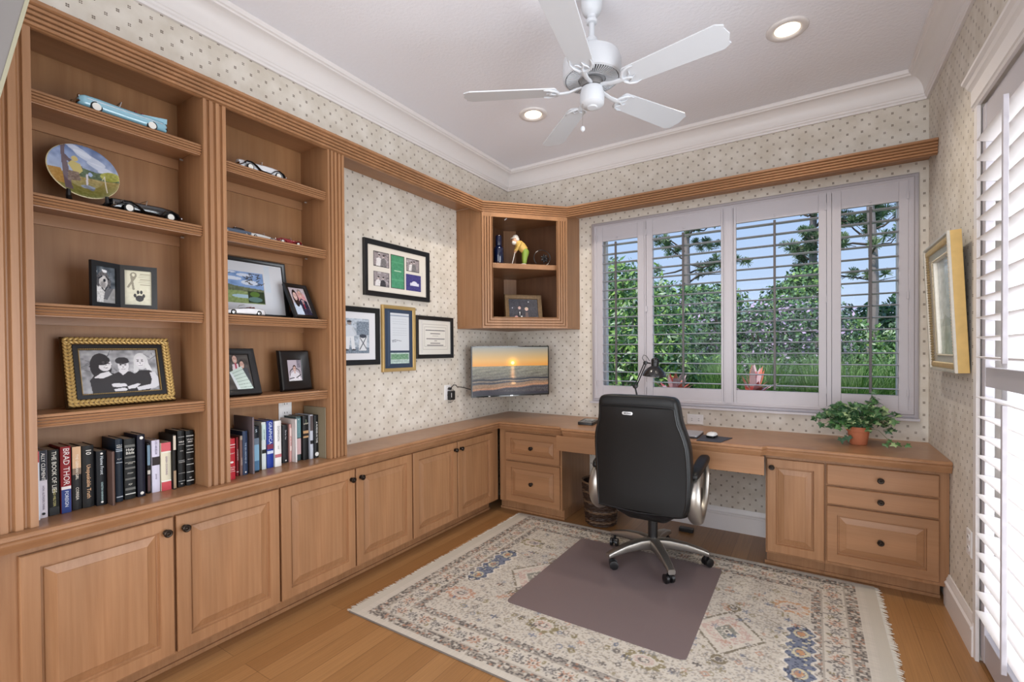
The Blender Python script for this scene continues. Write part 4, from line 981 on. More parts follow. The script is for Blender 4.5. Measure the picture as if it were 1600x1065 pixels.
# ------------------------------------------------------------------ television
tx0, ty0 = .100, -.722; ta = R(53.7); TW, TH = .697, .420
tv = thing('television', 'flat television on an arm in the corner showing a sunset over the sea', 'television', (tx0+TW/2*math.cos(ta), ty0+TW/2*math.sin(ta), .955), ta)
m = MB(); m.box(-TW/2, TW/2, .0, .020, 0, TH).box(-.25,.25,.020,.045,.05,.33); m.build('casing', M_black, tv, bevel=.003)
m = MB(); m.sweep_xz([(-TW/2,0),(-TW/2,TH),(TW/2,TH),(TW/2,0)], [(0,0),(0,.004),(.008,.004),(.008,0)]); m.build('bezel', plain('gloss_black_bezel', (14,14,15), .12, coat=.5), tv)
def p_sunset():
    c = Canvas(TW-.016, TH-.024, .0025); hz = .60
    c.vgrad(0, hz, (60,54,58), (122,120,104)); c.vgrad(hz, .72, (208,140,62), (200,156,92)); c.vgrad(.72, 1, (200,156,92), (136,138,134))
    sx0 = .52; d = np.hypot((c.X/c.w-sx0)*1.66, c.Y/c.h-.665); g = np.exp(-(d/.10)**2)[..., None]; up = (c.Y/c.h > hz)[..., None]
    c.a = np.where(up, np.clip(c.a+g*np.array((.35,.25,.02)), 0, 1), c.a); c.put((d < .036) & (c.Y/c.h > hz), (255,246,190))
    yy = c.Y/c.h; xx = c.X/c.w
    wv = np.sin(yy*300+np.sin(xx*25)*2.2)*.05+np.sin(yy*140+np.sin(xx*13+yy*40)*2.5)*.045; m_ = ((yy < hz) & (yy > .28))[..., None]; c.a = np.where(m_, np.clip(c.a+wv[..., None]*np.array((1,.95,.8)), 0, 1), c.a)
    c.noise(.05, 6, 0, hz)
    gl = np.exp(-((xx-sx0)/(.022+.05*(hz-yy)))**2)*(yy < hz)*(yy > .2)*(.45+.4*np.sin(yy*190)); c.a = np.clip(c.a+np.clip(gl, 0, 1)[..., None]*np.array((.75,.45,.22)), 0, 1)
    def band(y0, th, sl, col, al): c.put(np.abs(yy-(y0+sl*xx+.008*np.sin(xx*18))) < th, col, al)
    band(.30,.020,.04,(40,42,50),.85); band(.235,.014,.05,(48,50,60),.8); band(.27,.012,.04,(150,132,112),.6); band(.15,.05,.09,(160,122,88),.6); band(.10,.018,.12,(190,128,92),.5); band(.06,.02,.10,(50,46,54),.7); c.noise(.05, 5, 0, .3)
    c.put((yy < .07-.03*xx), (44,42,52), .7); c.put(np.hypot((xx-.53)*2.2, (yy-.235)*3) < .07, (240,196,140), .7)
    return c
p_sunset().mesh('screen', tv, M_screen, y=-.0018, z=.016)
MB().box(-.012,.012,-.0065,-.004,.0035,.0085).build('maker_mark', M_chrome, tv)
MB().box(-.205,-.188,-.0065,-.004,.0035,.0075).build('sticker', M_plate, tv)
m = MB(); m.box(-.03,.03,.045,.16,.16,.24).box(-.05,.05,.045,.05,.10,.30); m.build('wall_bracket', M_black, tv)
# ------------------------------------------------------------------ books
M_page = plain('book_pages', (206,196,176), .9, noise=.06, nscale=300)
def spinecol(c, r=.5):
    if max(c) < 80: c = tuple(int(v*.62) for v in c)
    return plain('cloth_%02x%02x%02x' % c, c, r, spec=.3)
def book(label, y0, y1, xf, hgt, dep, col, group, deco=(), texts=(), cover=None, lean=0, zb=.7605):
    """upright book whose spine faces the room (+x); y0..y1 thickness"""
    t_ = y1-y0; r = thing('book', label, 'book', (xf, (y0+y1)/2, zb), R(90), group)
    cm_ = spinecol(cover or col)
    m = MB(); m.box(-t_/2, -t_/2+.0022, .004, dep, 0, hgt).box(t_/2-.0022, t_/2, .004, dep, 0, hgt); 
    pts = [(-t_/2, .006)]+[(-t_/2+t_*i/6, .003*(1-math.sin(PI*i/6))) for i in range(7)]+[(t_/2, .006)]
    m.prism(pts, 0, hgt, 'z', 0); m.build('cover', cm_, r)
    MB().box(-t_/2+.0022, t_/2-.0022, .0065, dep-.004, .003, hgt-.003).build('page_block', M_page, r)
    y_ = -.0004
    # spine panel(s): (z0,z1,colour) as fractions, drawn as thin bands
    for k, (a, b, cc_) in enumerate(deco):
        MB().box(-t_/2+.0012, t_/2-.0012, y_-.0003*(k % 3), .006, a*hgt, b*hgt).build('spine_band', spinecol(cc_), r)
    for (tx, zc, size, cc_, vert) in texts:
        if vert: M = Matrix.Translation((0, y_-.0014, zc*hgt)) @ Matrix.Rotation(R(90), 4, 'X') @ Matrix.Rotation(R(-90), 4, 'Z')
        else: M = Matrix.Translation((0, y_-.0014, zc*hgt)) @ Matrix.Rotation(R(90), 4, 'X')
        text_mesh(tx, size, spinecol(cc_, .4), 'spine_text', r, M)
    return r
Wt, Bk, Nv = (226,222,216), (28,27,28), (30,36,66)
GA = 'books in the left bay of the bookcase'; GB = 'books in the right bay of the bookcase'
A = [
 ('white book with a red head band, leftmost in the left bay', -3.2910,-3.2818,.172,.240,.15,(222,224,232),[(.84,1,(178,40,44))],[]),
 ('book with a navy upper half and a white lower half on its spine', -3.281,-3.258,.153,.238,.155,(214,206,214),[(.56,1,(38,40,62))],[('ALLY CLEMENT',.76,.014,Wt,1),('THE WEB',.64,.006,Wt,1),('HOW AUTHORS THINK',.30,.008,(120,104,120),1),('\u25CF',.06,.012,Bk,0)]),
 ('black book lettered BOOK OF LIES', -3.254,-3.225,.145,.234,.15,(30,32,28),[(0,.12,(52,52,54))],[('THE BOOK OF LIES',.66,.0175,(226,222,210),1),('BRAD MELTZER',.27,.009,(200,190,120),1)]),
 ('book with a red and blue spine lettered BRAD THOR', -3.2225,-3.194,.151,.241,.16,(134,28,34),[(0,.36,(34,56,120)),(.355,.40,(226,222,222))],[('BRAD THOR',.70,.024,(226,214,214),1),('FOREIGN',.21,.014,(214,220,232),1)]),
 ('book with a tan top lettered THE GERMAN GIRL', -3.1895,-3.163,.142,.234,.15,(44,42,46),[(.66,1,(206,170,134)),(.56,.66,(124,104,88))],[('THE GERMAN GIRL',.68,.011,(236,226,210),1),('CORREA',.26,.012,(216,208,196),1)]),
 ('thick black book with a white 10 at the head and orange lettering', -3.160,-3.126,.141,.232,.16,(32,28,28),[],[('10',.90,.022,(232,228,220),1),('Unspeakable Truth',.42,.0165,(222,176,132),1)]),
 ('dark navy book lettered Home Front', -3.1225,-3.093,.155,.207,.15,(20,26,36),[],[('Home Front',.74,.014,(206,214,220),1),('KRISTIN HANNAH',.26,.0085,(170,196,196),1),('\u25CF',.95,.010,Wt,0),('\u25CF',.06,.010,Wt,0)]),
 ('thin book with a white spine and brown cover standing forward', -3.0895,-3.081,.201,.205,.17,(222,214,202),[],[]),
 ('slim navy Bible with silver bands', -3.0665,-3.0445,.162,.245,.16,(34,54,76),[(.80,.815,(170,180,190)),(.83,.84,(170,180,190)),(.62,.63,(170,180,190)),(.07,.085,(190,196,204))],[('HOLY',.90,.007,Wt,0),('BIBLE',.87,.007,Wt,0),('K J V',.68,.006,Wt,0)]),
 ('wide black Bible with grey ribs lettered Holy Bible', -3.0365,-3.001,.154,.239,.17,(36,40,40),[(.86,.90,(98,98,94)),(.68,.71,(98,98,94)),(.50,.53,(98,98,94)),(.32,.35,(98,98,94)),(.15,.19,(98,98,94)),(.08,.095,(210,210,204))],[('Holy',.82,.014,(232,230,222),0),('Bible',.765,.014,(232,230,222),0),('NEW KING JAMES',.61,.0042,(214,210,200),0),('VERSION',.59,.0042,(214,210,200),0),('STUDY',.43,.006,(214,210,200),0),('KJV',.245,.008,(214,210,200),0)]),
 ('tall plain navy book with a white dot top and bottom', -2.9945,-2.969,.157,.250,.17,(26,28,56),[],[('\u25CF',.945,.016,Wt,0),('\u25CF',.055,.016,Wt,0)]),
 ('thin book with a pale blue top and brown foot', -2.9535,-2.9415,.130,.207,.14,(52,50,54),[(.56,.96,(122,150,170)),(.38,.46,(206,200,190)),(.04,.36,(88,60,58))],[]),
 ('lilac white book with a dark square on its spine', -2.9385,-2.911,.137,.216,.15,(206,202,220),[(.52,.68,(60,36,40))],[('LOS ABUELOS',.86,.009,(120,110,136),1),('journal',.30,.008,(130,120,140),1)]),
 ('cream book with rose bands at head and foot', -2.9085,-2.872,.143,.201,.15,(212,204,180),[(.82,1,(196,88,96)),(.79,.81,(226,222,214)),(0,.18,(190,70,78)),(.185,.21,(226,222,214))],[('AMISH COOKING',.52,.010,(150,130,150),1)]),
 ('thin dark brown book with a spotted foot', -2.8705,-2.859,.158,.232,.17,(40,34,32),[(.02,.34,(150,126,100)),(.72,.98,(196,186,170))],[]),
 ('black reference book with grey ribs and white title', -2.8465,-2.820,.143,.243,.17,(24,24,24),[(.88,.895,(120,120,118)),(.46,.475,(120,120,118)),(.24,.25,(120,120,118)),(.10,.11,(150,150,148))],[('BIBLE',.80,.0085,Wt,0),('DICTIONARY',.755,.0038,Wt,0),('AND',.64,.006,(190,190,186),0),('COMPANION',.44,.0038,Wt,0),('KJV',.06,.006,Wt,0)]),
 ('black reference book with bright silver ribs, rightmost in the left bay', -2.8145,-2.785,.143,.238,.17,(22,22,22),[(.90,.915,(190,190,186)),(.72,.73,(200,200,196)),(.60,.61,(200,200,196)),(.38,.39,(200,200,196)),(.24,.25,(200,200,196)),(.08,.095,(200,200,196))],[('STUDY',.84,.008,Wt,0),('BIBLE',.80,.008,Wt,0),('LARGE PRINT',.66,.004,Wt,0),('RED LETTER',.48,.004,Wt,0),('KJV',.14,.006,Wt,0)]),
]
for (lab, a, b, xf, h_, dp, col, deco, tx) in A:
    book(lab+'' if 'bay' in lab else lab+', left bay', a, b, xf, h_, min(dp, xf-.022), col, GA, deco, tx, cover=((92,70,62) if 'brown cover' in lab else None))
B = [
 ('red book with a white oval on its spine, leftmost in the right bay', -2.6790,-2.6450,.215,.187,.05,(178,40,50),[(.84,.86,(226,200,200)),(.78,.79,(226,200,200))],[('\u2B2C',.42,.020,(232,226,222),0),('HEALTH',.30,.0075,(240,226,222),0),('GUIDE',.25,.0075,(240,226,222),0),('COOKBOOK',.20,.0052,(240,226,222),0),('ADULT',.64,.008,(240,226,222),0)]),
 ('dark teal book standing behind the red book', -2.678,-2.648,.150,.290,.12,(44,58,66),[(.84,.855,(190,200,200)),(.80,.81,(190,200,200)),(.66,.67,(190,200,200))],[]),
 ('thin dark red book', -2.6185,-2.6075,.171,.181,.14,(120,28,34),[(.1,.12,Wt)],[('LITTLE RED BOOK',.55,.0065,(236,214,210),1)]),
 ('mauve brown book', -2.6055,-2.594,.180,.187,.15,(120,92,86),[(.90,1,(160,146,130))],[('GARDENS',.36,.008,(210,190,180),1)]),
 ('narrow blue book with pale lettering', -2.5925,-2.570,.180,.207,.15,(40,54,82),[],[('THE SEA AROUND US',.50,.010,(170,186,206),1),('\u25CF',.06,.010,Wt,0)]),
 ('tall thin purple grey album standing forward', -2.5560,-2.5475,.199,.270,.17,(150,140,142),[],[]),
 ('book with a blue sea photograph on its spine', -2.544,-2.515,.180,.222,.15,(24,34,48),[(.25,.60,(120,160,186)),(.60,.74,(96,110,126)),(.04,.25,(66,104,136))],[('S',.90,.020,(200,214,226),0)]),
 ('pale green white book with a black mark', -2.488,-2.4665,.156,.233,.13,(206,214,214),[(.34,.42,(30,32,32)),(.62,.95,(190,212,210))],[('SHORT STORIES',.74,.007,(96,110,110),1)]),
 ('blue book with bold white lettering', -2.4605,-2.4270,.152,.236,.13,(28,52,140),[(.40,.50,(120,44,70)),(.30,.36,(196,204,226))],[('GRAPHICA',.74,.023,(210,220,240),1)]),
 ('white book with grey lettering and a red pattern at its foot', -2.4235,-2.389,.160,.231,.14,(224,222,220),[(.20,.27,(178,104,112))],[('DOMINION',.72,.015,(140,136,140),1),('novel',.42,.008,(140,136,140),1)]),
 ('dark grey book with small white lettering', -2.3565,-2.3265,.118,.198,.095,(52,50,56),[],[('Die for You',.74,.010,(206,200,206),1),('\u25CF',.06,.010,Wt,0)]),
 ('slim pink book with red lettering', -2.3245,-2.3115,.127,.199,.105,(196,146,140),[(.3,.9,(214,190,184))],[('LETTERS HOME',.56,.0075,(168,50,56),1)]),
 ('thin white booklet standing between darker books', -2.3095,-2.3000,.158,.226,.14,(216,208,206),[],[]),
 ('book with a teal top and pink lower spine', -2.2880,-2.2610,.130,.235,.11,(70,84,84),[(.52,.96,(104,142,148)),(.14,.50,(206,172,172))],[('LANDSCAPES',.74,.009,(150,186,190),1),('\u25CF',.93,.008,Wt,0)]),
 ('black book with a dog pictured on its spine', -2.2585,-2.2255,.146,.236,.125,(24,22,22),[(.50,.66,(176,140,100)),(.54,.60,(60,44,34))],[('LASSIE',.82,.010,(214,206,190),0),('A Friend',.86,.007,(180,200,170),1)]),
 ('silver grey book with a dark oval on its spine', -2.2235,-2.2045,.157,.238,.135,(176,180,190),[(.64,.98,(84,74,74)),(.34,.42,(48,48,54))],[('FISH',.20,.012,(210,214,220),1)]),
 ('black book with white lettering and a white disc at its foot', -2.1975,-2.1725,.156,.233,.135,(26,26,28),[],[('A MURDER IN TIME',.60,.0135,(224,222,218),1),('\u25CF',.08,.030,(224,222,218),0)]),
 ('tall tan album standing forward, rightmost in the right bay', -2.1715,-2.1665,.214,.276,.19,(196,182,156),[],[]),
]
for (lab, a, b, xf, h_, dp, col, deco, tx) in B:
    book(lab+('' if 'bay' in lab else ', right bay'), a, b, xf, h_, min(dp, xf-.022), col, GB, deco, tx, cover=((112,100,104) if 'album' in lab and 'purple' in lab else (132,120,98) if 'album' in lab else None))

# ------------------------------------------------------------------ shelf pictures
def easel_frame(label, x, y, z, w_, h_, lean, fw, paint, mat, cat='picture', t=.018, prof=None, rz=0, name='photo_frame', res=.0016, mw=0):
    """x,y,z: middle of the bottom edge; leans back by `lean` degrees"""
    r = bpy.data.objects.new(name, None); COL.objects.link(r); r.location = (x, y, z)
    r.rotation_euler = (Matrix.Rotation(R(90)+R(rz), 4, 'Z') @ Matrix.Rotation(R(-lean), 4, 'X')).to_euler(); tag(r, label, 'picture')
    frame_mesh(w_, h_, prof or prof_flat(fw, t), 'frame', mat, r, cz=h_/2)
    W_, H_ = w_-2*fw+.003, h_-2*fw+.003
    c = Canvas(W_, H_, res); paint(c); c.mesh('print', r, M_photo, y=-(t-.012), z=fw-.0015)
    MB().box(-w_/2+.004, w_/2-.004, -.002, .0, .004, h_-.004).build('backing_board', M_black, r)
    if lean > 12:
        q = MB(); k = h_*.62; ang_ = R(lean)
        q.T = Matrix.Translation((0, .001, k)) @ Matrix.Rotation(R(lean*2+2), 4, 'X'); q.box(-.012, .012, 0, .002, -k*.96, 0); q.build('easel_leg', M_black, r)
    return r
def face(c, x, y, r, skin=(206,200,202), hair=(40,38,40), long=0, asp=1.25):
    if long: c.ell(x, y-r*.5, r*1.25, r*2.0*1.2, hair)
    c.ell(x, y+r*.35, r*1.12, r*1.35, hair); c.ell(x, y, r*.86, r*1.12, skin)
    for s_ in (-1, 1): c.ell(x+s_*r*.33, y+r*.15, r*.13, r*.09, (70,60,60)); c.ell(x+s_*r*.33, y+r*.38, r*.18, r*.05, (90,80,80))
    c.ell(x+.02*r, y-r*.15, r*.10, r*.16, tuple(int(v*.88) for v in skin)); c.ell(x, y-r*.48, r*.34, r*.12, (236,232,232)); c.ell(x, y-r*.60, r*.30, r*.06, (120,90,90))
def p_three(c):
    c.a[:] = np.array((150,150,154))/255.; c.noise(.10, 26); c.noise(.10, 9)
    rs = random.Random(4)
    for i in range(26): x, y = rs.random(), rs.uniform(.45, 1); c.line(x, y, x+rs.uniform(-.12,.12), y+rs.uniform(-.14,.14), .0022, (84,84,90), .7)
    D = (48,47,50); SK = (214,212,216)
    c.ell(.25,.62,.135,.30,(40,38,42)); c.poly([(.12,.0),(.10,.30),(.18,.46),(.30,.50),(.42,.44),(.50,.0)], D); c.poly([(.15,.36),(.24,.46),(.34,.50),(.38,.42),(.26,.34)], SK)
    c.ell(.30,.66,.085,.155,SK); c.ell(.26,.76,.11,.115,(40,38,42)); c.poly([(.19,.50),(.15,.80),(.22,.84),(.23,.62)],(40,38,42))
    for q in (-.03,.04): c.ell(.315+q,.68,.012,.014,(60,56,60))
    c.ell(.325,.60,.034,.016,(240,238,240))
    c.poly([(.36,.0),(.36,.40),(.46,.48),(.62,.48),(.72,.38),(.74,.0)], D); c.poly([(.47,.48),(.52,.40),(.60,.50),(.58,.56),(.48,.56)], SK)
    c.ell(.535,.62,.072,.145,SK); c.ell(.525,.74,.09,.085,(46,44,48)); c.poly([(.44,.70),(.62,.70),(.61,.76),(.45,.76)],(46,44,48))
    for q in (-.03,.03): c.ell(.53+q,.64,.011,.013,(60,56,60))
    c.ell(.53,.57,.034,.016,(240,238,240))
    c.ell(.775,.72,.098,.20,(206,206,208)); c.poly([(.68,.70),(.66,.46),(.73,.44),(.74,.62)],(206,206,208)); c.poly([(.86,.74),(.92,.50),(.86,.46),(.82,.62)],(214,214,216))
    c.poly([(.66,.0),(.66,.40),(.74,.50),(.88,.50),(.95,.42),(.92,.10),(.84,.0)], D); c.ell(.765,.70,.066,.14,SK)
    for q in (-.026,.026): c.ell(.765+q,.73,.010,.012,(60,56,60))
    c.ell(.765,.645,.034,.018,(240,238,240))
    for (fx_, fy_, fr_) in ((.315,.66,.9),(.532,.62,1),(.765,.70,.9)):
        for q in (-.030, .030):
            c.ell(fx_+q, fy_+.022, .017*fr_, .012, (70,66,70)); c.ell(fx_+q, fy_+.058, .022*fr_, .007, (96,92,96))
        c.ell(fx_, fy_-.022, .010, .022, (176,174,178)); c.ell(fx_, fy_-.066, .032*fr_, .018, (84,78,84)); c.ell(fx_, fy_-.062, .028*fr_, .010, (244,242,244))
    c.poly([(.88,.44),(.95,.46),(1.0,.30),(1.0,.12),(.93,.06),(.70,.02),(.68,.10),(.88,.16),(.90,.28)], (206,205,210))
    c.poly([(.36,.20),(.40,.22),(.54,.20),(.56,.14),(.44,.12),(.37,.14)], SK); c.poly([(.38,.08),(.52,.11),(.56,.07),(.54,.03),(.40,.03)], SK); c.poly([(.56,.13),(.70,.19),(.74,.17),(.66,.08),(.57,.07)], SK)
gp = [(0,0),(0,.010),(.004,.018),(.012,.022),(.022,.022),(.030,.016),(.031,.012),(.046,.010),(.047,.012),(.050,.012),(.052,.008),(.052,0)]
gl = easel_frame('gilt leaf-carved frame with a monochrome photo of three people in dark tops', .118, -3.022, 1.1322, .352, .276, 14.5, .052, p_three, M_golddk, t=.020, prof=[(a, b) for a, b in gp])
# carved leaves on the gilt frame
lf = MB(); rs = random.Random(2)
def leaf_strip(x0_, z0_, x1_, z1_, n_):
    dx, dz = x1_-x0_, z1_-z0_; L = math.hypot(dx, dz); ux, uz = dx/L, dz/L
    for i in range(n_):
        px_, pz_ = x0_+dx*(i+.5)/n_, z0_+dz*(i+.5)/n_
        for s_ in (-1, 1):
            a = math.atan2(uz, ux)+s_*R(32)
            lf.T = Matrix.Translation((px_-uz*s_*.006, -.021, pz_+ux*s_*.006)) @ Matrix.Rotation(-a, 4, 'Y'); lf.ball((0,0,0), (.0120,.0050,.0058), 8)
leaf_strip(-.17,.016,.17,.016,23); leaf_strip(-.17,.260,.17,.260,23); leaf_strip(-.160,.02,-.160,.256,17); leaf_strip(.160,.02,.160,.256,17)
lf.T = Matrix.Identity(4); o = lf.build('leaf_carving', M_gold, gl, smooth=True); o['kind'] = 'stuff'
m = MB(); m.sweep_xz([(-.130,.046),(-.130,.230),(.130,.230),(.130,.046)], [(-.014,.0155),(-.014,.0165),(.0,.0165),(.0,.0155)]); m.build('black_band', M_blackf, gl)
bd = MB()
for i in range(48):
    x = -.127+.254*i/47
    for z in (.049,.227): bd.ball((x, -.0165, z), .0019, 6)
for i in range(34):
    z = .049+.178*i/33
    for x in (-.127,.127): bd.ball((x, -.0165, z), .0019, 6)
o = bd.build('beading', M_gold, gl, smooth=True); o['kind'] = 'stuff'

def p_dog(c):
    c.a[:] = np.array((86,92,98))/255.; c.noise(.15, 12); c.rect(0,0,1,.42,(150,148,146)); c.noise(.06, 8, 0, .42); c.poly([(.45,.42),(.9,.42),(.6,.10),(.3,.12)],(96,94,96))
    c.poly([(.02,.02),(.04,.55),(.30,.55),(.50,.40),(.40,.02)],(206,204,202)); c.noise(.10, 4, 0, .5, 0, .45)
    c.ell(.40,.64,.30,.22,(96,92,92)); c.ell(.17,.60,.11,.16,(80,76,76)); c.ell(.66,.56,.12,.14,(84,80,80)); c.ell(.42,.58,.21,.17,(196,192,190)); c.ell(.40,.50,.15,.10,(150,146,144)); c.ell(.47,.62,.065,.045,(24,22,24)); c.line(.2,.66,.35,.73,.005,(30,28,30)); c.line(.66,.66,.55,.73,.005,(30,28,30))
    c.poly([(.0,.84),(.04,.99),(.12,.82)],(232,232,234)); c.poly([(.34,.92),(.60,.90),(.58,.83),(.40,.84)],(230,230,232)); c.noise(.09, 3, .35, .9, .1, .8); c.line(.33,.42,.47,.33,.004,(40,40,44)); c.line(.47,.33,.60,.45,.004,(40,40,44))
def p_paw(c):
    c.a[:] = np.array((206,202,180))/255.; c.rect(0,0,1,.02,(180,176,156))
    G = (140,134,118); c.line(.14,.52,.38,.80,.007,G); c.line(.33,.46,.26,.80,.007,G); c.ell(.33,.86,.125,.085,G); c.ell(.33,.87,.055,.045,(206,202,180))
    for i, y in enumerate((.90,.86,.81,.75,.71,.66,.60)): c.scribble(.58-.03*(i % 3), .94, y, .0018, (120,112,92), .8)
    K = (44,44,46); c.ell(.55,.20,.15,.09,K); 
    for x, y in ((.38,.28),(.49,.38),(.61,.38),(.70,.28)): c.ell(x, y, .05, .055, K)
    c.noise(.03, 6, 0, .5)
dg = thing('photo_frame', 'black folding double frame with a dog photo and a paw-print card', 'picture', (.15, -3.045, 1.5122), R(90))
for side, (L_w, rz_, paint) in enumerate(((.112, 24, p_dog), (.120, -14, p_paw))):
    m = MB(); sg = -1 if side == 0 else 1; cxp = sg*L_w/2
    T = Matrix.Rotation(R(rz_), 4, 'Z')
    m.T = T; m.sweep_xz([(cxp-L_w/2,0),(cxp-L_w/2,.172),(cxp+L_w/2,.172),(cxp+L_w/2,0)], [(0,0),(0,.012),(.018,.012),(.018,.004),(.018,0)])
    m.box(cxp-L_w/2+.003, cxp+L_w/2-.003, .0, .003, .003, .169); f_ = m.build('frame_leaf', M_blackf, dg)
    c = Canvas(L_w-.034, .138, .0013); paint(c); o = c.mesh('print', f_, M_photo, x=cxp, y=-.004, z=.017); o.data.transform(T)
MB().tube([(0,-.006,.01),(0,-.006,.162)], .0028, 8).build('hinge', M_black, dg, smooth=True)

def p_land(c):
    c.a[:] = np.array((206,208,214))/255.; x0,y0,x1,y1 = .0,.20,.70,.80
    c.rect(x0,y0,x1,y1,(120,150,196)); c.noise(.10, 22, .55, y1, x0, x1); 
    for i, (a, b, w_, h_) in enumerate(((.1,.72,.10,.03),(.25,.66,.14,.035),(.42,.74,.10,.03),(.5,.60,.12,.05),(.2,.78,.12,.02))): c.ell(a, b, w_, h_, (222,226,234), .8)
    c.poly([(x0,.60),(.15,.56),(.30,.52),(.50,.50),(x1,.48),(x1,y0),(x0,y0)],(96,104,78)); c.poly([(x0,.44),(.3,.43),(.5,.42),(x1,.42),(x1,y0),(x0,y0)],(128,146,92)); c.noise(.07, 7, y0, .5, x0, x1)
    c.ell(.40,.33,.16,.035,(160,186,200)); c.rect(.46,.21,.70,.44,(36,52,26)); c.ell(.56,.38,.07,.05,(78,110,40)); c.ell(.56,.28,.10,.05,(110,146,150),.7)
    for i in range(30):
        a = c.rng.uniform(.45,.68); b = c.rng.uniform(.56,.79); c.line(a, b, a+c.rng.uniform(-.06,.06), b+c.rng.uniform(-.05,.05), .004, (58,56,54), .85)
    for i in range(10):
        a = c.rng.uniform(.0,.2); b = c.rng.uniform(.66,.79); c.line(a, b, a+.05, b+.02, .004, (70,72,66), .8)
    c.rect(.72,.45,.80,.97,(190,206,220),.5); c.rect(x1,y0,x1+.004,y1,(150,150,150))
easel_frame('large black-framed landscape print leaning against the back of the upper right bay', .075, -2.482, 1.5112, .390, .302, 9.5, .020, p_land, M_blackf, t=.020, res=.0022)
def p_couple(c):
    c.a[:] = np.array((188,176,182))/255.; c.ell(.62,.60,.30,.28,(206,150,156)); c.poly([(.38,.0),(.40,.48),(.62,.62),(.92,.52),(1,.0)],(34,36,60)); c.poly([(.0,.0),(.04,.40),(.30,.52),(.48,.34),(.50,.0)],(196,210,228))
    c.poly([(.60,.56),(.68,.22),(.74,.56)],(224,218,220)); c.line(.67,.54,.68,.26,.006,(150,40,60)); face(c,.30,.68,.13,(214,178,170),(42,34,36),1); face(c,.64,.76,.12,(214,168,156),(150,140,136)); c.noise(.05, 6)
easel_frame('small black frame with a couple in formal dress, tipped back beside the landscape print', .185, -2.262, 1.5112, .138, .205, 27, .020, p_couple, M_blackf, t=.020, rz=6)
def p_two(c):
    c.a[:] = np.array((70,64,60))/255.; c.noise(.08, 14); c.poly([(.30,.40),(.34,.72),(.56,.74),(.60,.40)],(220,206,210)); face(c,.46,.86,.10,(206,166,150),(60,48,44)); c.poly([(.58,.0),(.60,.62),(.90,.60),(.98,.0)],(62,64,70)); face(c,.70,.70,.095,(206,166,150),(46,40,38)); c.line(.47,.74,.46,.50,.008,(170,70,90))
    c.poly([(.18,.50),(.66,.66),(.98,.02),(.42,.0)],(198,214,206)); 
    for k in range(6): c.line(.28+.08*k*.55, .46-.08*k, .72+.05*k, .58-.10*k, .0022, (110,130,120), .8)
    c.poly([(.18,.50),(.28,.47),(.50,.0),(.38,.0)],(214,222,224))
easel_frame('black frame with two people in suits behind a large document, partly behind the centre pilaster', .165, -2.588, 1.1322, .175, .235, 22, .030, p_two, M_blackf, t=.024, rz=-4)
def p_seat(c):
    c.a[:] = np.array((176,166,176))/255.; c.rect(.70,.62,.95,1,(120,116,128)); c.noise(.06, 5, .6, 1, .7, .95); c.rect(.70,0,1,.62,(166,160,170)); c.ell(.50,.36,.40,.26,(60,56,58)); c.ell(.50,.34,.36,.23,(176,166,176)); c.poly([(.10,.10),(.18,.34),(.36,.44),(.62,.44),(.82,.34),(.92,.10),(.8,.05),(.2,.05)],(212,208,214)); c.poly([(.40,.42),(.50,.34),(.58,.42)],(196,160,150)); face(c,.49,.56,.115,(200,166,156),(66,52,48)); c.rect(0,0,1,.07,(206,206,208)); c.noise(.12, 5, 0, .22); c.line(.1,.12,.4,.16,.005,(40,40,44)); c.line(.6,.16,.9,.28,.005,(40,40,44))
easel_frame('wide black frame with a seated person in white, standing right in the lower right bay', .110, -2.275, 1.1322, .182, .216, 8.5, .052, p_seat, M_blackf, t=.022, prof=[(0,0),(0,.010),(.004,.020),(.010,.024),(.046,.014),(.052,.010),(.052,0)], rz=3)
def p_ball(c):
    c.a[:] = np.array((60,60,68))/255.; c.noise(.05, 8); face(c,.36,.62,.055,(206,170,160),(60,50,48)); c.poly([(.29,.10),(.31,.48),(.42,.50),(.45,.10)],(36,36,42)); c.poly([(.345,.46),(.36,.26),(.385,.46)],(220,216,216)); face(c,.60,.56,.055,(206,170,160),(196,180,150)); c.poly([(.54,.0),(.56,.44),(.64,.44),(.68,.0)],(110,92,90)); c.ell(.24,.24,.05,.05,(206,160,160)); c.ell(.42,.26,.03,.03,(226,226,226)); c.ell(.12,.62,.02,.02,(210,210,220)); c.ell(.68,.88,.02,.02,(220,220,226))
M_brz = plain('mottled_bronze_frame', (116,92,64), .4, metal=.4, noise=.6, nscale=60)
o = easel_frame('mottled bronze frame with a formally dressed couple inside the corner cabinet', .398, -.372, 1.5365, .325, .275, 12, .036, p_ball, M_brz, t=.020, rz=math.degrees(ang)-90)

# ------------------------------------------------------------------ decorative plate on its stand
pl = bpy.data.objects.new('decorative_plate', None); COL.objects.link(pl); pl.location = (.150, -3.137, 1.918)
pl.rotation_euler = (Matrix.Rotation(R(90), 4, 'Z') @ Matrix.Rotation(R(-14), 4, 'X')).to_euler(); tag(pl, 'round painted plate with a golfer in a landscape, standing in the left bay', 'plate')
PR = .106
m = MB(); m.lathe([(.0,-.012),(.055,-.012),(.062,-.010),(PR-.004,.0035),(PR,.005),(PR+.0005,.0065),(PR-.002,.0075),(PR-.006,.0065),(.062,-.006),(0,-.008)], 56, (0,0,PR), axis='y'); m.build('plate_body', plain('gilt_rim_china', (206,190,146), .2, coat=.4), pl, smooth=True, sharp=40)
c = Canvas(PR*2, PR*2, .0016); c.vgrad(0,.45,(104,108,52),(150,128,70)); c.vgrad(.45,1,(164,176,200),(96,116,160)); c.noise(.08, 12, .5, 1); 
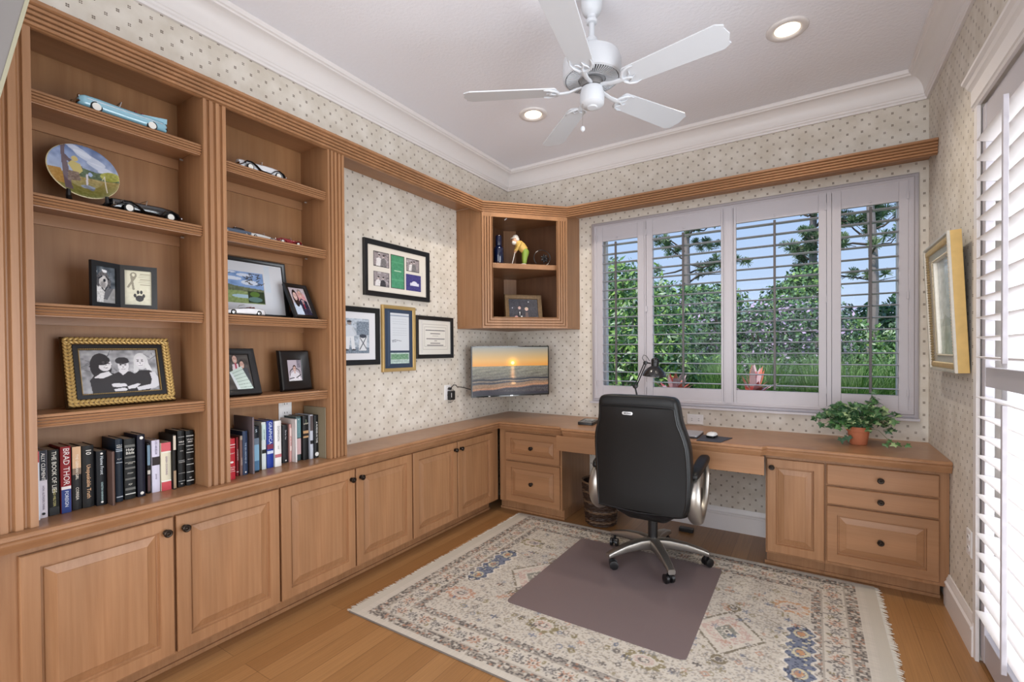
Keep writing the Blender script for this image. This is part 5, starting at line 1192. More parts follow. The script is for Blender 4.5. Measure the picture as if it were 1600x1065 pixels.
for a, b, w_, h_ in ((.6,.80,.24,.06),(.75,.66,.2,.05),(.45,.90,.2,.05),(.82,.56,.12,.04)): c.ell(a, b, w_, h_, (206,212,226), .75, ang=-.4)
c.poly([(.38,.50),(.5,.60),(.7,.56),(.86,.60),(1,.55),(1,.42),(.38,.42)],(74,92,62)); c.ell(.88,.52,.14,.09,(150,150,60)); c.noise(.10, 6, .38, .6, .35, 1); c.poly([(0,.45),(.2,.50),(.26,.20),(.1,.2)],(166,126,66)); c.noise(.05, 5, 0, .45)
c.poly([(.20,.98),(.27,.98),(.26,.80),(.30,.62),(.33,.12),(.22,.12),(.22,.6)],(96,80,88)); c.poly([(.24,.80),(.38,.68),(.50,.62),(.50,.58),(.36,.62),(.24,.72)],(92,76,84))
c.ell(.40,.74,.045,.05,(196,176,110)); c.poly([(.36,.70),(.47,.66),(.50,.54),(.44,.46),(.36,.50),(.30,.62)],(188,172,104)); c.poly([(.30,.50),(.44,.50),(.46,.34),(.28,.30)],(110,90,76)); c.noise(.10, 4, .3, .5, .28, .46)
c.poly([(.54,.50),(.57,.50),(.55,.26),(.52,.24)],(196,190,196)); c.ell(.60,.50,.03,.04,(150,170,206)); c.ell(.55,.24,.10,.035,(130,140,156)); c.poly([(.48,.24),(.52,.28),(.64,.20),(.60,.17)],(110,116,128)); c.line(.80,.52,.80,.18,.0025,(210,200,180)); c.line(.76,.44,.80,.52,.002,(206,196,170))
R2 = PR-.004
c.mesh('painted_scene', pl, M_photo, disc=True, T=lambda X, Y: np.stack([(X-PR), -np.interp(np.hypot(X-PR, Y-PR), [0,.062,.100,PR], [-.0076,-.0056,.0069,.0074])-.0006, Y], -1))
st = thing('plate_stand', 'small black wooden stand holding the painted plate', 'stand', (.155, -3.137, 1.8832), R(90))
for sx_ in (-.048, .048):
    m = MB(); m.T = Matrix.Rotation(R(20 if sx_ > 0 else -20), 4, 'Z'); m.tube([(sx_,-.030,.052),(sx_,-.032,.030),(sx_,-.020,.018),(sx_,.02,.012),(sx_,.075,.010)], [.006,.008,.009,.008,.006], 8); m.build('foot', M_black, st, smooth=True)
m = MB(); m.box(-.055,.055,.030,.042,.003,.018); m.build('crossbar', M_black, st, bevel=.002)

# ------------------------------------------------------------------ model cars
M_tire = plain('tyre_rubber', (24,24,24), .7); M_cwin = plain('model_dark_interior', (44,38,36), .5)
def model_car(label, x, y, z, L, col, style='convertible', rz=-90, wall=True, col2=None):
    """length along local x (front = +x)"""
    r = thing('model_car', label, 'model car', (x, y, z+.0003), R(rz), 'model cars on the bookcase shelves')
    W_ = L*.38; H_ = L*.235; P = plain('car_paint_%02x%02x%02x' % col, col, .18, coat=.8, spec=.6); wr = L*.066 if style != 'old' else L*.072
    zb = wr*.55
    if style == 'old': prof = [(-.5,.30,.45,.30),(-.46,.60,.72,.36),(-.34,.85,.95,.42),(-.18,.90,.98,.44),(0,.88,.94,.42),(.10,.74,.92,.40),(.2,.60,.95,.36),(.34,.52,.98,.34),(.44,.46,.96,.32),(.50,.34,.92,.28)]
    elif style == 'sport': prof = [(-.5,.62,.55,.28),(-.44,.86,.74,.30),(-.25,.98,.80,.30),(-.05,.96,.78,.30),(.1,.98,.70,.30),(.28,.96,.58,.26),(.42,.86,.46,.24),(.5,.60,.32,.22)]
    else: prof = [(-.5,.84,.62,.34),(-.46,.94,.80,.34),(-.30,.98,.82,.30),(-.10,.98,.78,.28),(.10,.98,.80,.28),(.30,.98,.84,.30),(.44,.94,.82,.34),(.49,.88,.68,.36),(.5,.80,.56,.40)]
    m = MB(); loops = []
    for (t_, w_, h_, b_) in prof:
        ww, zt, z0_ = W_*w_, zb+H_*h_*.78, zb+H_*(b_-.30)*.5
        loops.append([(t_*L, py, (z0_+zt)/2+pz) for py, pz in rrect(ww, max(.004, zt-z0_), min(ww, zt-z0_)*.30, 3)])
    m.loft(loops); bd_ = m.build('body', P, r, smooth=True, sharp=50)
    # cockpit
    top = zb+H_*.80*.78
    m = MB(); m.loft([[(px_, py, zz) for px_, py in rrect(L*.30*k, W_*.74*k, L*.03, 3, -L*.10, 0)] for zz, k in ((top-.004,1.0),(top+.0012,.98))]); m.build('cockpit', M_cwin, r, smooth=True, sharp=40)
    m = MB()
    for xx in (-.14, -.22):
        for yy in (-.18, .18): m.box(L*xx-L*.012, L*xx+L*.012, W_*yy-W_*.13, W_*yy+W_*.13, top, top+H_*.16)
    m.build('seats', plain('model_seat_red', (120,40,36) if col2 is None else col2, .5), r, bevel=.001)
    m = MB(); m.tube([(L*.06,-W_*.38,top-.001),(L*.035,-W_*.34,top+H_*.34),(L*.035,W_*.34,top+H_*.34),(L*.06,W_*.38,top-.001)], L*.006, 6); m.build('windscreen_frame', M_chrome, r, smooth=True)
    if style == 'coupe':
        m = MB(); m.loft([[(px_, py, zz) for px_, py in rrect(L*a, W_*b, L*.04, 3, -L*.08, 0)] for zz, a, b in ((top-.002,.46,.84),(top+H_*.22,.34,.74),(top+H_*.30,.22,.62))]); m.build('cabin', plain('model_window_glass', (30,34,40), .1, coat=.6), r, smooth=True, sharp=60)
    for xx in (-.31, .32):
        for sg in (-1, 1):
            yy = sg*W_*.44; T = Matrix.Translation((L*xx, yy, wr))
            w = MB(); w.T = T @ Matrix.Rotation(R(90)*(-1 if sg < 0 else 1)*-1, 4, 'X') if False else T
            w.lathe([(0,-L*.018),(wr*.96,-L*.018),(wr,-L*.012),(wr,L*.012),(wr*.96,L*.018),(0,L*.018)], 20, axis='y'); wo_ = w.build('wheel', M_tire, r, smooth=True, sharp=40)
            k = MB(); k.T = T; k.lathe([(0,-sg*L*.0)]+[(0,sg*-L*.020),(wr*.30,sg*-L*.024),(wr*.50,sg*-L*.021),(wr*(.74 if wall else .58),sg*-L*.0205),(wr*(.74 if wall else .58),sg*-L*.017)], 20, axis='y', cap=False)
            k.build('hubcap', plain('whitewall_ring', (222,220,214), .4) if wall else M_chrome, wo_, smooth=True, sharp=50)
    m = MB()
    for xx in (-.505, .505): m.tube([(L*xx*.97,-W_*.46,zb+H_*.20),(L*xx,-W_*.40,zb+H_*.18),(L*xx*1.01,0,zb+H_*.18),(L*xx,W_*.40,zb+H_*.18),(L*xx*.97,W_*.46,zb+H_*.20)], L*.012, 8)
    m.build('bumpers', M_chrome, r, smooth=True)
    for sg in (-1, 1):
        h_ = MB(); h_.T = Matrix.Translation((L*.485 if style != 'old' else L*.40, sg*W_*.33, zb+H_*.50)); h_.lathe([(0,-L*.012),(L*.022,-L*.01),(L*.026,L*.012),(L*.018,L*.020),(0,L*.022)], 14, axis='x'); h_.build('headlight', M_chrome, r, smooth=True, sharp=50)
    MB().box(L*.488, L*.503, -W_*.24, W_*.24, zb+H_*.28, zb+H_*.46).build('grille', M_chrome, r, bevel=.001)
    if style in ('convertible',):
        for sg in (-1, 1):
            MB().box(-L*.44, L*.42, sg*W_*.492-.0006, sg*W_*.492+.0006, zb+H_*.40, zb+H_*.43).build('side_trim', M_chrome, r)
            f_ = MB(); f_.prism([(-L*.50, zb+H_*.55), (-L*.50, zb+H_*.86), (-L*.20, zb+H_*.62)], sg*W_*.42-.002, sg*W_*.42+.002, 'y') if False else f_.xz([(-L*.50, zb+H_*.50), (-L*.505, zb+H_*.84), (-L*.18, zb+H_*.60)], sg*W_*.42-.002, sg*W_*.42+.002)
            f_.build('tail_fin', P, r)
    if style == 'old':
        for sg in (-1, 1):
            f_ = MB(); f_.tube([(L*.46,sg*W_*.40,wr*1.5),(L*.40,sg*W_*.44,wr*2.35),(L*.30,sg*W_*.44,wr*2.5),(L*.20,sg*W_*.44,wr*1.9),(L*.10,sg*W_*.44,wr*.9),(-L*.12,sg*W_*.44,wr*.8),(-L*.22,sg*W_*.44,wr*2.0),(-L*.32,sg*W_*.43,wr*2.5),(-L*.42,sg*W_*.42,wr*2.0),(-L*.47,sg*W_*.40,wr*1.2)], L*.026, 8, flat=(1.6,.55)); f_.build('fender', P if col2 is None else plain('car_paint_black', (20,20,22), .15, coat=.8), r, smooth=True)
    return r
model_car('pale blue model convertible with whitewall tyres on the top left shelf', .165, -3.034, 2.229, .275, (132,178,196))
model_car('glossy black vintage model car with whitewall tyres beside the painted plate', .165, -2.958, 1.883, .232, (20,20,22), 'old', rz=-84)
model_car('silver and black vintage model roadster on the top right shelf', .160, -2.480, 2.198, .225, (206,206,210), 'old', rz=-88, col2=(60,40,36))
model_car('small slate-blue model coupe, left on the second shelf of the right bay', .165, -2.610, 1.885, .140, (70,84,104), 'coupe', wall=False)
model_car('small silver model roadster, middle on the second shelf of the right bay', .170, -2.487, 1.885, .128, (196,194,192), 'sport', rz=90, wall=False)
model_car('small dark red vintage model car, right on the second shelf of the right bay', .170, -2.348, 1.885, .135, (128,26,36), 'old', rz=90, wall=True)
model_car('white model sports car in front of the large landscape print', .190, -2.588, 1.511, .185, (222,222,226), 'sport', rz=-90, wall=False, col2=(40,40,42))

# ------------------------------------------------------------------ corner cabinet contents
def atc(s_, d_, z=0):   # along the diagonal front, depth behind it
    u = Vector((math.cos(ang), math.sin(ang))); n_ = Vector((-math.sin(ang), math.cos(ang))); q = Vector((p0.x, p0.y))+u*s_+n_*d_; return (q.x, q.y, z)
bt = thing('bottle', 'dark blue bottle on the upper shelf of the corner cabinet', 'bottle', atc(.165,.11,2.0403))
M_blue = plain('cobalt_glass', (14,22,50), .12, coat=.6)
MB().lathe([(.038,0),(.041,.004),(.041,.12),(.036,.138),(.022,.148),(.020,.155)], 28).build('body', M_blue, bt, smooth=True, sharp=40)
MB().lathe([(.024,.152),(.026,.157),(.026,.225),(.022,.234),(0,.236)], 28).build('cap', plain('navy_bottle_cap', (24,26,50), .3), bt, smooth=True, sharp=40)
gf_ = thing('golfer_figurine', 'painted figurine of a golfer in a yellow shirt and green trousers bending to putt', 'figurine', atc(.345,.12,2.0403), ang)
sk = plain('figurine_skin', (206,160,130), .5); yl = plain('figurine_yellow_shirt', (206,170,90), .5); gr = plain('figurine_green_trousers', (130,156,60), .5); wh = plain('figurine_white', (224,220,212), .5)
m = MB(); m.loft([[(x+px_, py, z) for px_, py in rrect(w_, d_, min(w_, d_)*.45, 4)] for z, x, w_, d_ in ((.008,.042,.034,.045),(.05,.040,.038,.055),(.085,.048,.052,.07),(.115,.052,.062,.075),(.135,.040,.058,.07),(.15,.022,.03,.05))]); m.build('trousers', gr, gf_, smooth=True, sharp=60, subsurf=1)
m = MB(); m.tube([(.046,0,.125),(.018,0,.155),(-.008,0,.180),(-.022,0,.196)], [.032,.038,.034,.018], 14); m.tube([(-.004,-.034,.180),(-.020,-.040,.150),(-.034,-.022,.118)], [.014,.012,.010], 8).tube([(-.004,.034,.180),(-.020,.036,.150),(-.034,.010,.118)], [.014,.012,.010], 8); m.build('shirt', yl, gf_, smooth=True)
MB().ball((-.036,0,.205), (.026,.024,.028), 16).ball((-.036,-.008,.112), .010, 8).ball((-.038,.004,.108), .010, 8).ball((-.060,0,.200), (.007,.006,.007), 8).build('head_and_hands', sk, gf_, smooth=True)
MB().ball((-.044,0,.186), (.022,.022,.018), 12).ball((-.024,0,.212), (.022,.026,.020), 12).build('white_hair_and_beard', wh, gf_, smooth=True)
MB().lathe([(0,.030),(.016,.028),(.026,.014),(.027,.0)], 18, (-.034,0,.220)).box(-.074,-.04,-.018,.018,.219,.223).build('cap', plain('figurine_cap', (214,206,196), .5), gf_, smooth=True, sharp=40)
m = MB(); m.tube([(-.037,-.002,.120),(-.052,-.004,.06),(-.066,-.006,.010)], .003, 6).box(-.088,-.062,-.012,.0,.001,.010); m.build('golf_club', wh, gf_, smooth=True, sharp=40)
MB().ball((.030,-.016,.008), (.026,.014,.008), 10).ball((.030,.018,.008), (.026,.014,.008), 10).build('shoes', wh, gf_, smooth=True)
og = thing('metal_ornament', 'black wrought metal ring ornament with a flower on the upper shelf of the corner cabinet', 'ornament', atc(.545,.10,2.0403), ang)
m = MB(); m.tube([(.072*math.cos(t)-.01, .0, .066+.066*math.sin(t)) for t in [R(-60+i*15) for i in range(20)]], .0035, 6); m.build('ring', M_black, og, smooth=True)
m = MB()
for i in range(7):
    t = 2*PI*i/7; m.T = Matrix.Translation((.010+.020*math.cos(t), -.006, .062+.020*math.sin(t))) @ Matrix.Rotation(-t, 4, 'Y'); m.ball((0,0,0), (.017,.005,.010), 10)
m.T = Matrix.Identity(4); m.ball((.010,-.010,.062), .009, 10).tube([(.010,0,.05),(.006,.0,.02),(.0,0,.002)], .003, 6).box(-.03,.03,-.02,.02,0,.004); m.build('flower', plain('dark_iron', (34,30,30), .4, metal=.5), og, smooth=True, sharp=50)
hk = thing('cabinet_hook', 'small white cord hook under the top of the corner cabinet', 'hook', atc(.225,.10,2.4537), ang)
m = MB(); m.tube([(.01,0,-.001),(.012,0,-.022),(.004,0,-.040),(-.012,0,-.052)], .0045, 8).lathe([(.016,-.004),(.016,0)], 14, (.01,0,0)); m.build('hook', plain('white_plastic', (222,220,216), .4), hk, smooth=True, sharp=50)
# ------------------------------------------------------------------ desk items
ZD = .7602
tr = thing('phone', 'black desk phone with silver edge lying left of the office chair on the worktop', 'phone', (.955, -.335, ZD), R(8))
m = MB(); m.prism(rrect(.12,.19,.012,4), 0, .022, 'z'); m.build('base', M_black, tr, smooth=True, sharp=40, bevel=.003)
m = MB(); rr0 = rrect(.112,.182,.010,4); m.tube([(x, y, .023) for x, y in rr0], .0026, 6, closed=True); m.build('silver_rim', M_silver, tr, smooth=True)
MB().box(-.04,.04,.02,.075,.0222,.0235).build('display', plain('lcd_grey', (150,158,156), .2), tr)
m = MB()
for i in range(3):
    for j in range(4): m.box(-.036+.026*i, -.016+.026*i, -.070+.021*j, -.056+.021*j, .0222, .0245)
m.build('keypad', plain('grey_keys', (128,128,130), .5), tr)
# lamp
Y_ = -.175; lamp = thing('desk_lamp', 'black adjustable desk lamp behind the office chair', 'lamp', (1.335, Y_, ZD))
P = lambda x, z: (x-1.335, 0, z-ZD)
MB().lathe([(0,.020),(.03,.019),(.078,.012),(.082,.006),(.082,0)], 32).build('base', M_black, lamp, smooth=True, sharp=40)
m = MB()
for dy in (-.008, .008):
    a, b = P(1.335,.775), P(1.278,1.050); m.tube([(a[0], dy, a[2]), (b[0], dy, b[2])], .004, 8)
m.tube([P(1.335,.772), P(1.333,.80)], .010, 10); m.build('lower_arm', M_black, lamp, smooth=True)
m = MB()
for d_ in (-.009, .009):
    m.tube([(1.283-1.335+d_*.8, d_*.5, 1.058-ZD), (1.358-1.335+d_*.8, d_*.5, 1.232-ZD)], .0042, 8)
m.build('upper_arm', M_black, lamp, smooth=True)
m = MB(); m.T = Matrix.Translation(P(1.281,1.052)); m.lathe([(0,-.014),(.016,-.012),(.016,.012),(0,.014)], 14, axis='y'); m.build('elbow_joint', M_black, lamp, smooth=True, sharp=50); m = MB(); m.T = Matrix.Translation(P(1.360,1.236)); m.lathe([(0,-.013),(.015,-.011),(.015,.011),(0,.013)], 14, axis='y'); m.T = Matrix.Identity(4); m.tube([P(1.36,1.238), P(1.40,1.232)], .006, 8); m.build('joint', M_black, lamp, smooth=True, sharp=50)
m = MB(); m.tube([P(1.352,1.245),P(1.336,1.272),P(1.345,1.296),P(1.368,1.288),P(1.392,1.25)], .0025, 6).tube([P(1.29,1.05),P(1.262,1.045),P(1.258,1.07),P(1.275,1.085)], .0025, 6); m.build('cord', M_black, lamp, smooth=True)
sh = MB(); sh.T = Matrix.Translation(P(1.427,1.133)) @ Matrix.Rotation(R(4), 4, 'Y')
sh.lathe([(.088,0),(.086,.012),(.074,.038),(.052,.062),(.030,.078),(.027,.080),(.025,.078),(.048,.060),(.070,.037),(.083,.010),(.085,0)], 36, cap=False); sh.build('lamp_shade', plain('black_lamp_enamel', (36,36,38), .25, coat=.3), lamp, smooth=True, sharp=60)
sh = MB(); sh.T = Matrix.Translation(P(1.427,1.133)) @ Matrix.Rotation(R(4), 4, 'Y'); sh.lathe([(.024,.076),(.028,.080),(.028,.108),(.030,.110),(.030,.128),(.022,.138),(.006,.141),(.005,.150),(0,.151)], 20); sh.build('lamp_socket', M_black, lamp, smooth=True, sharp=30)
sh = MB(); sh.T = Matrix.Translation(P(1.427,1.133)) @ Matrix.Rotation(R(4), 4, 'Y'); sh.ball((0,0,.022), (.030,.030,.034), 16); sh.build('bulb', plain('frosted_bulb', (222,218,208), .3), lamp, smooth=True)
# laptop, mouse pad, mouse
lt = thing('laptop', 'closed silver laptop on the worktop partly hidden by the office chair', 'laptop', (1.655, -.475, ZD))
m = MB(); m.prism(rrect(.32,.225,.012,4), .001, .011, 'z'); m.build('base', plain('laptop_dark_base', (60,60,64), .4), lt, smooth=True, sharp=40)
m = MB(); m.prism(rrect(.32,.225,.012,4), .0112, .018, 'z'); m.build('lid', plain('laptop_aluminium', (190,190,196), .3, metal=.6), lt, smooth=True, sharp=40, bevel=.001)
mp_ = MB(); mp_.prism([(1.822,-.645),(1.962,-.640),(2.005,-.452),(1.86,-.425),(1.822,-.43)], ZD, ZD+.004, 'z'); tag(mp_.build('mouse_pad', plain('charcoal_mouse_pad', (56,56,64), .6)), 'charcoal mouse pad beside the laptop', 'mouse pad')
ms = thing('computer_mouse', 'white and black computer mouse on the charcoal pad', 'mouse', (1.888, -.492, ZD+.0042), R(-8))
loops = []
for z, k in ((0,.92),(.006,1),(.014,.98)): loops.append([(x*k, y*k, z) for x, y in rrect(.060,.100,.029,6)])
MB().loft(loops).build('base', M_black, ms, smooth=True, sharp=50)
loops = []
for z, k in ((.0145,.97),(.022,.90),(.029,.72),(.033,.40),(.034,.1)): loops.append([(x*k, y*k, z) for x, y in rrect(.060,.100,.029,6)])
MB().loft(loops).build('shell', plain('white_mouse_shell', (222,222,222), .3), ms, smooth=True, sharp=60)
MB().ball((0,.018,.031), (.004,.012,.005), 8).build('scroll_wheel', M_black, ms, smooth=True)
# basket
bk2 = thing('waste_basket', 'round woven dark brown waste basket on the floor under the desk', 'basket', (1.060, -.345, .001))
M_wick = plain('dark_wicker', (56,38,27), .55, noise=.35, nscale=60); M_wick2 = plain('light_wicker', (104,80,60), .5, noise=.3, nscale=80)
def bw(z): return .112+.030*(z/.33)
MB().lathe([(0,.002),(.108,.002),(.108,.010)]+[(bw(z)-.008, z) for z in (.02,.1,.2,.3,.325)]+[(bw(z)-.012, z) for z in (.325,.2,.1,.02)]+[(0,.012)], 40, cap=False).build('liner', plain('basket_inner_brown', (58,38,28), .8), bk2, smooth=True)
nrow = 17
for i in range(nrow):
    z = .012+.0185*i; m = MB(); K = 72
    for lay in (0, 1):
        pts = [((bw(z)+.0045*math.sin(t_*14+PI*((i+lay) % 2)))*math.cos(t_), (bw(z)+.0045*math.sin(t_*14+PI*((i+lay) % 2)))*math.sin(t_), z+lay*.008+.0015*math.sin(t_*23+i)) for t_ in [2*PI*k/K for k in range(K)]]
        m.tube(pts, .0047, 5, closed=True)
    m.build('woven_row', M_wick if i % 4 != 1 else M_wick2, bk2, smooth=True)
m = MB(); m.tube([(bw(.33)*math.cos(2*PI*k/40), bw(.33)*math.sin(2*PI*k/40), .328) for k in range(40)], .008, 8, closed=True); m.build('rim', M_wick2, bk2, smooth=True)
# black foot switch / power strip under the desk
fs = MB(); fs.prism(rrect(.10,.05,.008,3,1.660,-.185), .0005, .028, 'z'); tag(fs.build('power_strip', M_black, bevel=.004), 'black power strip on the floor under the desk behind the chair', 'power strip')

# ------------------------------------------------------------------ potted ivy
iv = thing('potted_ivy', 'trailing ivy in a terracotta pot at the right end of the worktop', 'potted plant', (2.674, -.275, ZD))
M_ter = plain('terracotta', (186,110,76), .7, noise=.1, nscale=30)
MB().lathe([(0,0),(.040,0),(.043,.004),(.054,.078),(.060,.080),(.063,.108),(.058,.108),(.054,.092),(0,.090)], 36).build('pot', M_ter, iv, smooth=True, sharp=35)
MB().lathe([(0,.094),(.053,.092)], 24, cap=False).build('soil', plain('potting_soil', (48,34,26), .95, noise=.3), iv)
rs = random.Random(12)
M_ivA = plain('ivy_leaf_dark', (44,80,46), .42, noise=.25, nscale=60); M_ivB = plain('ivy_leaf_mid', (66,106,58), .42, noise=.2, nscale=60); M_ivC = plain('ivy_leaf_variegated', (150,172,120), .45, noise=.3, nscale=90)
def ivy_leaf(mb, pos, nrm, up, s_, mi):
    n_ = Vector(nrm).normalized(); u = Vector(up)-n_*Vector(up).dot(n_)
    if u.length < 1e-4: u = Vector((1,0,0)).cross(n_)
    u.normalize(); r_ = u.cross(n_)
    shape = [(0,-.05),(.22,-.28),(.50,-.34),(.44,-.06),(.72,.16),(.40,.26),(.24,.42),(0,.95),(-.24,.42),(-.40,.26),(-.72,.16),(-.44,-.06),(-.50,-.34),(-.22,-.28)]
    vs = [Vector(pos)+(u*.12*s_)-n_*(.10*s_)]+[Vector(pos)+r_*(a*s_)+u*(b*s_)+n_*(-.10*s_*abs(a)*1.4-.12*s_*max(0, b)) for a, b in shape]
    vs[0] = Vector(pos)+u*.15*s_+n_*.03*s_
    mb.add([tuple(v) for v in vs], [(0, i+1, (i+1) % 14+1) for i in range(14)], mi)
fol = MB(); stems = MB(); ctr = Vector((0,0,.13))
for i in range(64):
    a = rs.uniform(0, 2*PI); el = rs.uniform(-.12, 1.30); Ls = rs.uniform(.08,.185) if el > .3 else rs.uniform(.11,.20)
    sx_ = 1.22 if math.cos(a) > 0 else 1.1
    tip = Vector((math.cos(a)*math.cos(el)*Ls*sx_, math.sin(a)*math.cos(el)*Ls*.85, .11+math.sin(el)*Ls*.95))
    if tip.y > .16: tip.y = .16
    tip.z = max(tip.z, .03)
    pts = [Vector((math.cos(a)*.02, math.sin(a)*.02, .092))]
    for k in range(1, 6):
        t_ = k/5; p_ = pts[0].lerp(tip, t_); p_.z += .045*math.sin(PI*t_); pts.append(p_)
    if tip.z < .09:
        for p_ in pts[2:]:
            if math.hypot(p_.x, p_.y) < .075 and p_.z < .12: p_.z = .125
    stems.tube(pts, .0014, 5)
    for k in range(1, 6):
        for q in range(2 if k < 5 else 3):
            n_ = Vector((rs.uniform(-.5,.5), rs.uniform(-1.0,.15), rs.uniform(.25,1))); d_ = Vector((rs.uniform(-1,1), rs.uniform(-.5,.5), rs.uniform(-1,.4)))
            pp = pts[k]+Vector((rs.uniform(-.012,.012), rs.uniform(-.012,.012), rs.uniform(-.006,.012)))
            if math.hypot(pp.x, pp.y) < .066 and pp.z < .115: continue
            if pp.z < .046: pp.z = .046
            ivy_leaf(fol, pp, n_, d_, rs.uniform(.022,.038), 2 if rs.random() < .17 else (1 if rs.random() < .35 else 0))
# long trailing vine over the right of the pot, resting on the worktop
vine = [(.03,-.03,.11),(.09,-.07,.10),(.135,-.10,.05),(.16,-.12,.034),(.19,-.125,.030),(.215,-.115,.030)]
stems.tube(vine, .0014, 5)
for p_ in ((.115,-.13,.034),(.155,-.13,.036),(.17,-.115,.040),(.21,-.118,.036),(.135,-.10,.05)):
    ivy_leaf(fol, p_, (rs.uniform(-.3,.3),-.6,.8), (rs.uniform(-1,1),-.3,-.2), .030, 2 if p_[0] == .155 else 1)
for p_ in ((-.055,-.075,.050),(-.085,-.07,.035)): ivy_leaf(fol, p_, (-.1,-1,.3), (.1,0,-1), .036, 0)
ivy_leaf(fol, (.075,.0,.318), (0,-1,.3), (.3,0,-.4), .026, 1); stems.tube([(.02,0,.11),(.04,0,.22),(.07,0,.31)], .0013, 5)
for p_ in ((-.19,-.02,.175),(-.175,-.01,.160)): ivy_leaf(fol, p_, (0,-1,.4), (-.4,0,-1), .026, 0)
stems.tube([(-.02,0,.11),(-.10,-.01,.16),(-.185,-.02,.170)], .0013, 5)
o = fol.build('foliage', [M_ivA, M_ivB, M_ivC], iv); stems.build('stems', plain('ivy_stem', (92,96,58), .6), iv, smooth=True)
# ------------------------------------------------------------------ garden beyond the glass
def leafmat(name, c, nz=.35, ns=5):
    m = plain(name, c, .55, noise=nz, nscale=ns); b = m.node_tree.nodes['Principled BSDF']; b.inputs['Specular IOR Level'].default_value = .35
    return m
gr_ = S(MB().box(-30, 30, .15, 40, -.12, -.06).box(RW+.15, 30, -12, .15, -.12, -.06).build('ground', leafmat('lawn_green', (96,128,62), .3, 3)), 'lawn outside the window', 'ground')
pv = S(MB().box(RW+.15, RW+3.5, -8, -.2, -.06, -.02).build('terrace', plain('pale_paving', (206,202,196), .8, noise=.05)), 'pale paved terrace outside the glazed door', 'terrace')
gw = MB(); gw.box(RW+3.6, RW+3.8, -9, 3.0, -.06, 2.6); tag(gw.build('added_terrace_backing', plain('pale_backing', (222,220,216), .9, noise=.03)), 'pale wall added across the terrace to brighten the gaps of the door shutter', 'wall')  # added pale surface, makes the view past the shutter brighter
hw = MB(); hw.box(RW+.16, RW+3.6, .5, .7, -.06, 3.2); tag(hw.build('added_door_backing', plain('pale_blue_backing', (176,186,196), .9)), 'pale wall added outside the door to look bright between the louvres', 'wall')  # added close behind the door so the louvre gaps read bright
def quads(centres, nrm, up, w_, l_):
    """arrays -> rhombic leaves"""
    r_ = np.cross(up, nrm); r_ /= np.linalg.norm(r_, axis=1, keepdims=True)+1e-9
    a = centres-up*l_[:, None]*.5; b = centres+r_*w_[:, None]*.5; c = centres+up*l_[:, None]*.5; d = centres-r_*w_[:, None]*.5
    return np.stack([a, b, c, d], 1).reshape(-1, 3)
def mesh_quads(name, V_, mats, mi, parent):
    n = len(V_)//4; me = bpy.data.meshes.new(name); me.vertices.add(len(V_)); me.vertices.foreach_set('co', V_.astype(np.float32).ravel())
    me.loops.add(n*4); me.loops.foreach_set('vertex_index', np.arange(n*4, dtype=np.int32)); me.polygons.add(n)
    me.polygons.foreach_set('loop_start', np.arange(0, n*4, 4, dtype=np.int32)); me.polygons.foreach_set('loop_total', np.full(n, 4, np.int32)); me.update(calc_edges=True)
    for m in mats: me.materials.append(m)
    me.polygons.foreach_set('material_index', mi.astype(np.int32)); o = bpy.data.objects.new(name, me); COL.objects.link(o); o.parent = parent; return o
def unit(rs, n):
    v = rs.normal(size=(n, 3)); return v/np.linalg.norm(v, axis=1, keepdims=True)
def shrub(label, x, y, blobs, mats, mix, n, lw, ll, seed, trunk=(96,82,70), name='shrub', cat='shrub', group=None, stem=None, core=True):
    """blobs: (dx, dy, z, rx, ry, rz)"""
    rs = np.random.RandomState(seed); r = thing(name, label, cat, (x, y, -.06), 0, group); C_, N_ = [], []
    vol = np.array([b[3]*b[5] for b in blobs]); vol = vol/vol.sum()
    for b, f in zip(blobs, vol):
        k = int(n*f); u = unit(rs, k); rad = 1-.35*rs.rand(k)**1.6; lump = 1+.16*np.sin(u[:, 0]*7+seed)*np.sin(u[:, 2]*6+u[:, 1]*5)
        C_.append(np.array([b[0], b[1], b[2]+.06])+u*np.array([b[3], b[4], b[5]])*(rad*lump)[:, None]); N_.append(u)
    C_ = np.concatenate(C_); N_ = np.concatenate(N_)+rs.normal(size=(len(C_), 3))*.7; N_ /= np.linalg.norm(N_, axis=1, keepdims=True)
    keep = C_[:, 2] > .02; C_, N_ = C_[keep], N_[keep]; k = len(C_)
    up = unit(rs, k); up -= N_*(up*N_).sum(1, keepdims=True); up /= np.linalg.norm(up, axis=1, keepdims=True)
    s_ = .7+.7*rs.rand(k); V_ = quads(C_, N_, up, lw*s_, ll*s_); mi = np.searchsorted(np.cumsum(mix), rs.rand(k)*.9999)
    mesh_quads('foliage', V_, mats, mi, r)
    st_ = MB(); rr = random.Random(seed)
    for b in blobs:
        for q in range(3):
            a = rr.uniform(0, 6.28); st_.tube([(b[0]*.3+.05*math.cos(a), b[1]*.3+.05*math.sin(a), 0), (b[0]*.7+.1*math.cos(a), b[1]*.7, b[2]*.5), (b[0]+b[3]*.4*math.cos(a), b[1]+b[4]*.4*math.sin(a), b[2]+b[5]*.5)], [.03,.022,.008], 6)
    st_.build('stem', plain('bark_%02x%02x%02x' % trunk, trunk, .9, noise=.2), r, smooth=True)
    return r
LG = leafmat('leaf_bright', (160,196,104)); MG = leafmat('leaf_mid', (112,152,92)); DG = leafmat('leaf_dark', (70,100,72)); BG_ = leafmat('leaf_bluegreen', (124,150,122)); LI = leafmat('blossom_lilac', (206,180,212), .1); WG = leafmat('leaf_highlight', (190,206,170))  # palest leaf colour stands for sun highlights on the foliage
